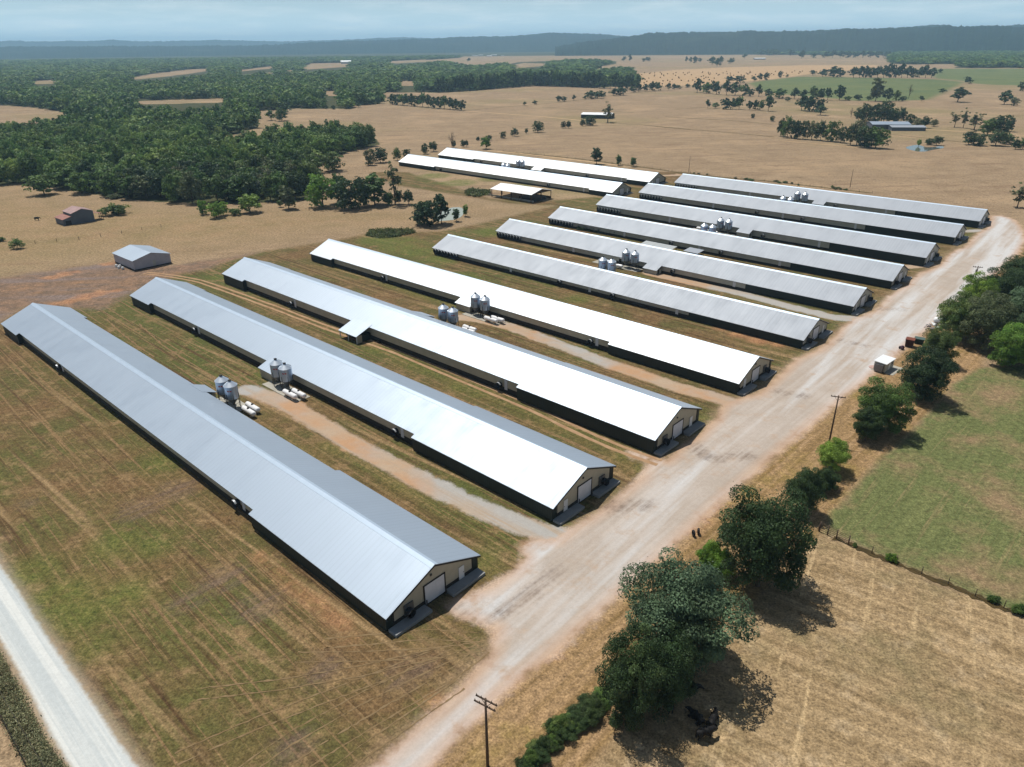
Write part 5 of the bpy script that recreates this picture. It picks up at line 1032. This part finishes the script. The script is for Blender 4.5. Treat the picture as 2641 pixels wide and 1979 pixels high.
row(cC, [(x, 494, 62, h) for x, h in zip(range(1130, 1630, 38), [62, 70, 76, 72, 66, 74, 92, 76, 84, 72, 60, 78, 74, 60])], 'tree of the dense belt behind the green field', 'dense belt behind the green field')
row(cC, [(665, 494, 32, 44), (708, 492, 20, 22), (500, 517, 42, 30), (537, 510, 42, 42), (577, 510, 42, 50), (415, 527, 74, 52), (345, 523, 64, 36)], 'tree at the left corner of the green field', 'trees at the left corner of the green field')
row(cC, [(140, 588, 72, 86), (200, 593, 72, 72), (262, 598, 72, 92), (325, 603, 72, 86), (380, 606, 84, 82), (440, 608, 62, 76), (475, 611, 52, 52), (530, 613, 58, 72), (590, 618, 62, 52), (660, 625, 92, 66), (715, 642, 42, 30), (755, 628, 74, 66), (810, 633, 62, 62), (870, 636, 74, 92), (912, 636, 62, 82), (965, 636, 54, 72), (1040, 636, 78, 92), (1095, 638, 52, 30), (1160, 638, 52, 44), (1225, 642, 42, 30), (1340, 642, 74, 80), (1400, 642, 62, 70), (1440, 642, 52, 36)], 'tree of the long row between the pasture and the green field', 'long row before the green field', mix='dmdd')
ptree(cC, kB, 1270, 643, 84, 140, 't', 'o', 'tall grey poplar sticking out of the long row'); ptree(cC, kB, 1480, 628, 40, 90, 'x', 'd', 'thin bare tree at the right end of the long row')
row(cC, [(78, 557, 36, 26), (25, 564, 42, 28), (1560, 642, 36, 32), (1695, 590, 54, 28), (1680, 464, 38, 28), (1860, 532, 54, 50)], 'lone round bush-like tree around the green field', 'lone trees around the green field')
ptree(cC, kB, 1790, 648, 120, 88, 'w', 'd', 'big round dark tree alone right of the green field'); ptree(cC, kB, 2085, 663, 88, 86, 'w', 'd', 'left of two round trees near the right edge'); ptree(cC, kB, 2145, 671, 64, 56, 'w', 'o', 'right of two round trees near the right edge'); ptree(cC, kB, 2205, 578, 74, 66, 'w', 'd', 'dark round tree cut by the right edge')
row(cC, [(207, 687, 36, 52), (255, 687, 54, 36), (320, 694, 74, 74), (365, 694, 62, 80), (405, 695, 62, 76), (470, 697, 48, 56), (508, 698, 54, 66), (540, 702, 42, 76), (590, 706, 64, 96)], 'tree of the broken row on the left of the far pasture', 'broken row in the far pasture', mix='dmd')
row(cC, [(800, 700, 78, 96), (850, 708, 94, 98), (905, 711, 78, 92), (920, 731, 84, 62)], 'tree of the dark clump in the far pasture', 'dark clump in the far pasture')
ptree(cC, kB, 1115, 745, 34, 62, 'x', 'd', 'small bare tree between the clump and the grove'); ptree(cC, kB, 493, 750, 28, 30, 'w', 'd', 'left of two tiny round trees on the pasture'); ptree(cC, kB, 615, 770, 38, 36, 'w', 'd', 'right of two tiny round trees on the pasture')
row(cC, [(670, 864, 64, 112), (710, 874, 84, 132), (760, 880, 74, 122), (810, 883, 74, 118), (865, 887, 84, 120), (920, 893, 74, 122), (985, 898, 98, 140), (1050, 906, 66, 104), (1110, 920, 94, 132), (1150, 922, 116, 160), (1200, 936, 124, 150), (1270, 940, 136, 140)], 'oak of the long grove in front of the grey-roofed shed', 'long grove of oaks', mix='dmddo')
row(cC, [(1160, 768, 74, 86), (1200, 773, 84, 112), (1260, 778, 94, 122), (1320, 783, 114, 142), (1380, 788, 84, 102), (1430, 783, 74, 96)], 'dark tree of the clump behind the grey-roofed shed', 'clump behind the grey-roofed shed')
row(cC, [(1485, 803, 54, 86), (1530, 808, 74, 62), (1580, 813, 64, 76), (1640, 803, 54, 46)], 'tree right of the grey-roofed shed', 'trees right of the grey-roofed shed', mix='do')
row(cC, [(1770, 808, 58, 96), (1825, 813, 54, 122), (1895, 824, 94, 112)], 'thin tall tree left of the right-hand clump', 'thin tall trees of the right-hand clump', kind='s', col='o')
row(cC, [(1860, 918, 94, 86), (1920, 924, 104, 82), (1980, 855, 114, 102), (2030, 924, 124, 102), (2040, 855, 134, 122), (2100, 914, 94, 72), (2110, 835, 64, 102), (2155, 948, 54, 66), (2200, 948, 64, 72)], 'tree of the right-hand clump near the far pond', 'right-hand clump near the far pond', mix='ddm')
ptree(cC, kB, 1543, 928, 32, 42, 'r', 'b', 'bright sapling at the far pond'); ptree(cC, kB, 1610, 918, 64, 42, 'w', 'd', 'left low tree on the bank of the far pond'); ptree(cC, kB, 1655, 922, 74, 62, 'w', 'd', 'right low tree on the bank of the far pond')
# --- weeds along the back fences (small shrubs)
gW = 'weed tufts along the back fence'
for k in range(22):
    x = rng.uniform(0, 1); q = cC(60 + 1100 * x, 1100 + 110 * x + rng.uniform(-6, 6)); tree(gp(*q), rng.uniform(1.2, 2.6), rng.uniform(.6, 1.2), 'u', 'm' if k % 2 else 'o', 'small weed tuft on the fence behind the last grey roof', gW)
# --- the woods: nearest trees one by one, the rest as one mass
cand = []
def grid(x0, x1, y0, y1, sp):
    nx, ny = int((x1 - x0) / sp), int((y1 - y0) / sp); a, b = np.meshgrid(np.arange(nx), np.arange(ny))
    x = x0 + (a.ravel() + rng.uniform(.05, .95, nx * ny)) * sp; y = y0 + (b.ravel() + rng.uniform(.05, .95, nx * ny)) * sp; return x, y
def woods_points(x0, x1, y0, y1, sp, ht=9.0):
    x, y = grid(x0, x1, y0, y1, sp); px, py, zc = project(np.stack([x, y, 0 * x], 1)); ok = (zc > 5) & (px > -120) & (px < 2760) & (py > 90) & in_woods(px, py); pt, qt, _ = project(np.stack([x, y, 0 * x + ht], 1)); ok &= in_woods(pt, qt)
    for zz in (4.0, 8.0, 12.0, 16.0):
        pt, qt, _ = project(np.stack([x, y, 0 * x + zz], 1))
        for p in CLEAR: ok &= ~inside(pt, qt, p)
    ok &= rng.random(len(x)) > 0.07
    return x[ok], y[ok]
xa, ya = woods_points(-620, 120, 280, 640, 8.2, 5.0)
d = np.hypot(xa, ya); order = np.argsort(d); NI = 95
gN = 'trees of the dense wood behind the left pasture'
for j in order[:NI]:
    w = rng.uniform(8.5, 14); h = rng.uniform(9, 15); tree((xa[j], ya[j]), w, h, 'w' if rng.random() < .75 else 'r', 'dmmdmo'[int(rng.integers(6))], 'round green tree in the front rows of the dense left wood', gN, lod='mid')
def mass(name, label, bands):
    VV, TT = [], []
    for x, y, lod, wr, hr in bands:
        pr = [proto('w' if k % 4 else 'r', lod, k % 4) for k in range(8)]
        if lod == 'puff': continue
        for q in range(8):
            V, tint, c, W, H = pr[q][:5]; idx = np.arange(q, len(x), 8)
            if not len(idx): continue
            a = rng.uniform(0, 6.28, len(idx)); sw = rng.uniform(*wr, len(idx)) / W; shh = rng.uniform(*hr, len(idx)) / H; ca, sa = np.cos(a), np.sin(a)
            X = (V[None, :, 0] * ca[:, None] - V[None, :, 1] * sa[:, None]) * sw[:, None] + x[idx][:, None]; Y = (V[None, :, 0] * sa[:, None] + V[None, :, 1] * ca[:, None]) * sw[:, None] + y[idx][:, None]
            Zz = V[None, :, 2] * shh[:, None] + 0 * X
            VV.append(np.stack([X, Y, Zz], 2).reshape(-1, 3)); TT.append((rng.uniform(0, 1, len(idx))[:, None] + tint[None] * .5).ravel())
    V = np.concatenate(VV); T_ = np.concatenate(TT)
    me = np_mesh(name, V, quads(len(V) // 4), ML['m'] if False else MLW, {'tint': T_}); o = link(name, me); tag(o, label, 'woodland', kind='stuff'); return o
MLW = leaf_mat('leaf_woodland', (104, 132, 66), (76, 104, 52), (136, 152, 78), 1.0)
x2, y2 = woods_points(-900, 900, 640, 1000, 9.0); x3, y3 = woods_points(-1500, 1400, 1000, 1700, 11.5); x4, y4 = woods_points(-3200, 3600, 1700, 4300, 26.0)
PROTO_T = {}
mass('woodland', 'continuous mass of green woodland behind the front rows, reaching the far plain', [(xa[order[NI:]], ya[order[NI:]], 'mid', (6.5, 16), (8, 16)), (x2, y2, 'far', (7, 17), (8, 16)), (x3, y3, 'far', (9, 22), (8, 15)), (x4, y4, 'far', (26, 42), (9, 16))])
# --- weeds in the bottom left corner and rank grass patches
def tuft_mass(name, label, pts, leaf, h, mat, n):
    P_ = np.repeat(pts, n, 0); g = rng; m = len(P_); p = np.c_[P_ + g.normal(size=(m, 2)) * .28, np.abs(g.normal(size=m)) * h * .5 + .05]
    nm = g.normal(size=(m, 3)); nm[:, 2] = np.abs(nm[:, 2]) + .3; nm /= np.linalg.norm(nm, axis=1)[:, None]; t = np.cross(nm, g.normal(size=(m, 3))); t /= np.linalg.norm(t, axis=1)[:, None]; b = np.cross(nm, t); s = (leaf * g.uniform(.5, 1.3, m))[:, None]
    V = np.stack([p - t * s, p - b * s * .45, p + t * s, p + b * s * .45], 1).reshape(-1, 3); V[:, 2] = np.maximum(V[:, 2], .01)
    o = link(name, np_mesh(name, V, quads(m), mat, {'tint': np.repeat(np.repeat(g.uniform(0, 1, len(pts)), n), 4)})); tag(o, label, 'weeds', kind='stuff')
MWEED = leaf_mat('weed_leaf', (142, 144, 108), (112, 114, 82), (160, 142, 108), 1.0); MWEEDG = leaf_mat('rank_grass', (104, 118, 66), (84, 100, 52), (140, 128, 80))
def pts_in(conv, pts, n):
    pg = poly(conv, pts); lo, hi = pg.min(0), pg.max(0); out = []
    while len(out) < n:
        q = rng.uniform(lo, hi, (n * 2, 2)); out += list(q[inside(q[:, 0], q[:, 1], pg)])
    return np.array(out[:n])
tuft_mass('weeds', 'tall grey-green weeds between the gravel road and the bottom left fence', pts_in(toD, [(-60, 1330), (0, 1425), (40, 1500), (95, 1610), (135, 1668), (170, 1740), (110, 1740), (70, 1660), (0, 1535), (-60, 1450)], 2600), .13, .9, MWEED, 24)
tuft_mass('rank_grass', 'rank dull green grass patch on the slope left of the fourth house', pts_in(cE, [(535, 715), (560, 680), (700, 668), (860, 672), (900, 690), (780, 720), (640, 735)], 500), .4, .8, MWEEDG, 9)
tuft_mass('rank_grass', 'patch of grey-green weeds left of the open pole barn', pts_in(cE, [(1240, 400), (1290, 380), (1420, 395), (1425, 425), (1330, 440), (1250, 428)], 400), .45, .9, MWEEDG, 9)
tuft_mass('rank_grass', 'dark green weeds along the wall of the seventh house', pts_in(lambda x, y: (1400 + x * .1809, 430 + y * .1809), [(480, 890), (700, 905), (1000, 965), (1120, 990), (1110, 1010), (800, 950), (500, 905)], 300), .35, 1.2, ML['d'], 9)
# --- hay bales
bm_ = MB().lathe([(.01, -.6), (.7, -.6), (.76, -.5), (.76, .5), (.7, .6), (.01, .6)], 12, (0, 0, .74), 'x').mesh('hay_bale', simple('hay', (128, 106, 66), .95, 0, .2, 3))
hb = ppoly(cC, [(0, 520), (0, 455), (250, 432), (800, 420), (1250, 414), (1262, 422), (850, 462), (640, 492), (470, 508), (300, 528)]); hb2 = ppoly(cB, [(1965, 545), (1920, 450), (2200, 450), (2200, 540)])
x, y = grid(100, 900, 700, 1900, 30); px, py, _ = project(np.stack([x, y, 0 * x], 1)); ok = np.where((inside(px, py, hb) | inside(px, py, hb2)) & (rng.random(len(x)) < .6))[0]
ok = ok[np.argsort(np.hypot(x[ok], y[ok]))][:260]
for j in ok:
    o = link('hay_bale', bm_, None, (x[j], y[j], 0), rng.uniform(0, 3.1)); o.scale = (1.5, 1.5, 1.5); tag(o, 'round hay bale lying on the pale field in the distance', 'hay bale', 'round hay bales on the pale field')

# ================================================================= CATTLE
M_COW = simple('black_hide', (26, 24, 24), .75, 0, .2, 4)
def cow_mesh(name, lying=False):
    V, E_2, Rr = [], [], []
    def chain(pts, start=None):
        prev = start
        for x, y, z, r, r2 in pts:
            V.append((x, y, z)); Rr.append((r, r2)); k = len(V) - 1
            if prev is not None: E_2.append((prev, k))
            prev = k
        return prev
    z0 = .55 if lying else 1.02
    chain([(0, 0, z0, .34, .40)]); root = 0
    sh_ = chain([(.30, 0, z0 + .02, .33, .41), (.62, 0, z0 + .04, .30, .38)], root); hp_ = chain([(-.30, 0, z0 + .02, .34, .40), (-.62, 0, z0 + .06, .29, .33), (-.80, 0, z0 + .10, .20, .22)], root)
    nk = chain([(.88, 0, z0 + .16, .18, .24), (1.08, .05, z0 + .22 if lying else z0 + .10, .14, .17), (1.24, .08, z0 + .20 if lying else z0 - .02, .13, .14), (1.42, .10, z0 + .06 if lying else z0 - .22, .09, .10), (1.54, .11, z0 - .02 if lying else z0 - .34, .08, .075)], sh_)
    for s in (1, -1): chain([(1.12, .05 + s * .16, z0 + .26 if lying else z0 + .14, .05, .03), (1.10, .05 + s * .28, z0 + .25 if lying else z0 + .12, .03, .015)], nk - 3)
    chain([(-.90, 0, z0 - .05, .035, .035), (-.93, .02, z0 - .45, .03, .03), (-.93, .02, z0 - .62 if not lying else z0 - .48, .05, .05)], hp_)
    for s in (1, -1):
        if lying: chain([(.66, s * .26, .30, .13, .13), (.92, s * .34, .16, .08, .08), (.62, s * .36, .08, .05, .05)], sh_); chain([(-.55, s * .30, .30, .18, .18), (-.20, s * .46, .20, .10, .10), (-.55, s * .52, .08, .055, .055)], hp_ - 1)
        else: chain([(.60, s * .20, .72, .13, .15), (.61, s * .20, .44, .085, .085), (.59, s * .20, .22, .06, .06), (.61, s * .20, .06, .075, .07)], sh_); chain([(-.62, s * .21, .78, .16, .20), (-.52, s * .21, .54, .10, .11), (-.70, s * .20, .36, .065, .07), (-.66, s * .20, .18, .055, .055), (-.63, s * .20, .06, .075, .07)], hp_ - 1)
    me = bpy.data.meshes.new(name); me.from_pydata(V, E_2, []); me.materials.append(M_COW); me.update()
    o = bpy.data.objects.new(name, me); COL.objects.link(o)
    m = o.modifiers.new('Skin', 'SKIN'); m.use_smooth_shade = True
    sv = me.skin_vertices[0].data if me.skin_vertices else None
    if sv is None: me.attributes; 
    for k, r in enumerate(Rr): sv[k].radius = r
    sv[0].use_root = True
    o.modifiers.new('Subdivision', 'SUBSURF').levels = 1; o.modifiers['Subdivision'].render_levels = 1
    return o
c_st = cow_mesh('cow'); c_ly = cow_mesh('cow', True)
used = {}
for src, px, py, rz, lb in ((c_ly, 1797, 1859, R(125), 'black cow lying at the left of the three close together in the oak shade'), (c_ly, 1837, 1864, R(60), 'black cow lying at the right of the three close together in the oak shade'),
        (c_st, 1814, 1905, R(15), 'black cow standing in front of the two lying ones at the shade edge'), (c_st, 1776, 1787, R(-10), 'black cow standing alone deeper in the oak shade'), (c_st, 1723, 1829, R(100), 'black cow standing close to the trunk of the dark tree'),
        (c_st, *cD(265, 468), R(10), 'lone black cow standing in the left pasture beside the old barn')):
    p = gp(px, py)
    o = src if id(src) not in used else dup(src); used[id(src)] = 1
    o.location = (p[0], p[1], 0); o.rotation_euler = (0, 0, rz); o.scale = (1.1, 1.1, 1.1); tag(o, lb, 'cow', 'black cattle')
p = gp(1845, 1697); o = MB().lathe([(.01, 0), (.55, 0), (.62, .25), (.60, .6), (.54, .62), (.50, .3), (.01, .28)], 18).build('feed_tub', simple('pale_blue_tub', (176, 184, 190), .5), None, (p[0], p[1], 0)); tag(o, 'pale grey round feed tub at the edge of the oak shade', 'tub')

# ================================================================= HAZE
mh = bpy.data.materials.new('haze_air'); mh.use_nodes = True; mh.node_tree.nodes.clear()
ho = mh.node_tree.nodes.new('ShaderNodeOutputMaterial'); pv = mh.node_tree.nodes.new('ShaderNodeVolumePrincipled')
pv.inputs['Color'].default_value = (0.46, 0.74, 1.0, 1); pv.inputs['Density'].default_value = 9.5e-5; pv.inputs['Anisotropy'].default_value = 0.2
mh.node_tree.links.new(pv.outputs[0], ho.inputs['Volume'])
hz = MB().box(-15000, 15000, -400, 19500, -3.5, 275).build('haze', mh)
hz['kind'] = 'stuff'; hz['label'] = 'pale blue summer haze over the distant fields and hills'; hz['category'] = 'haze'
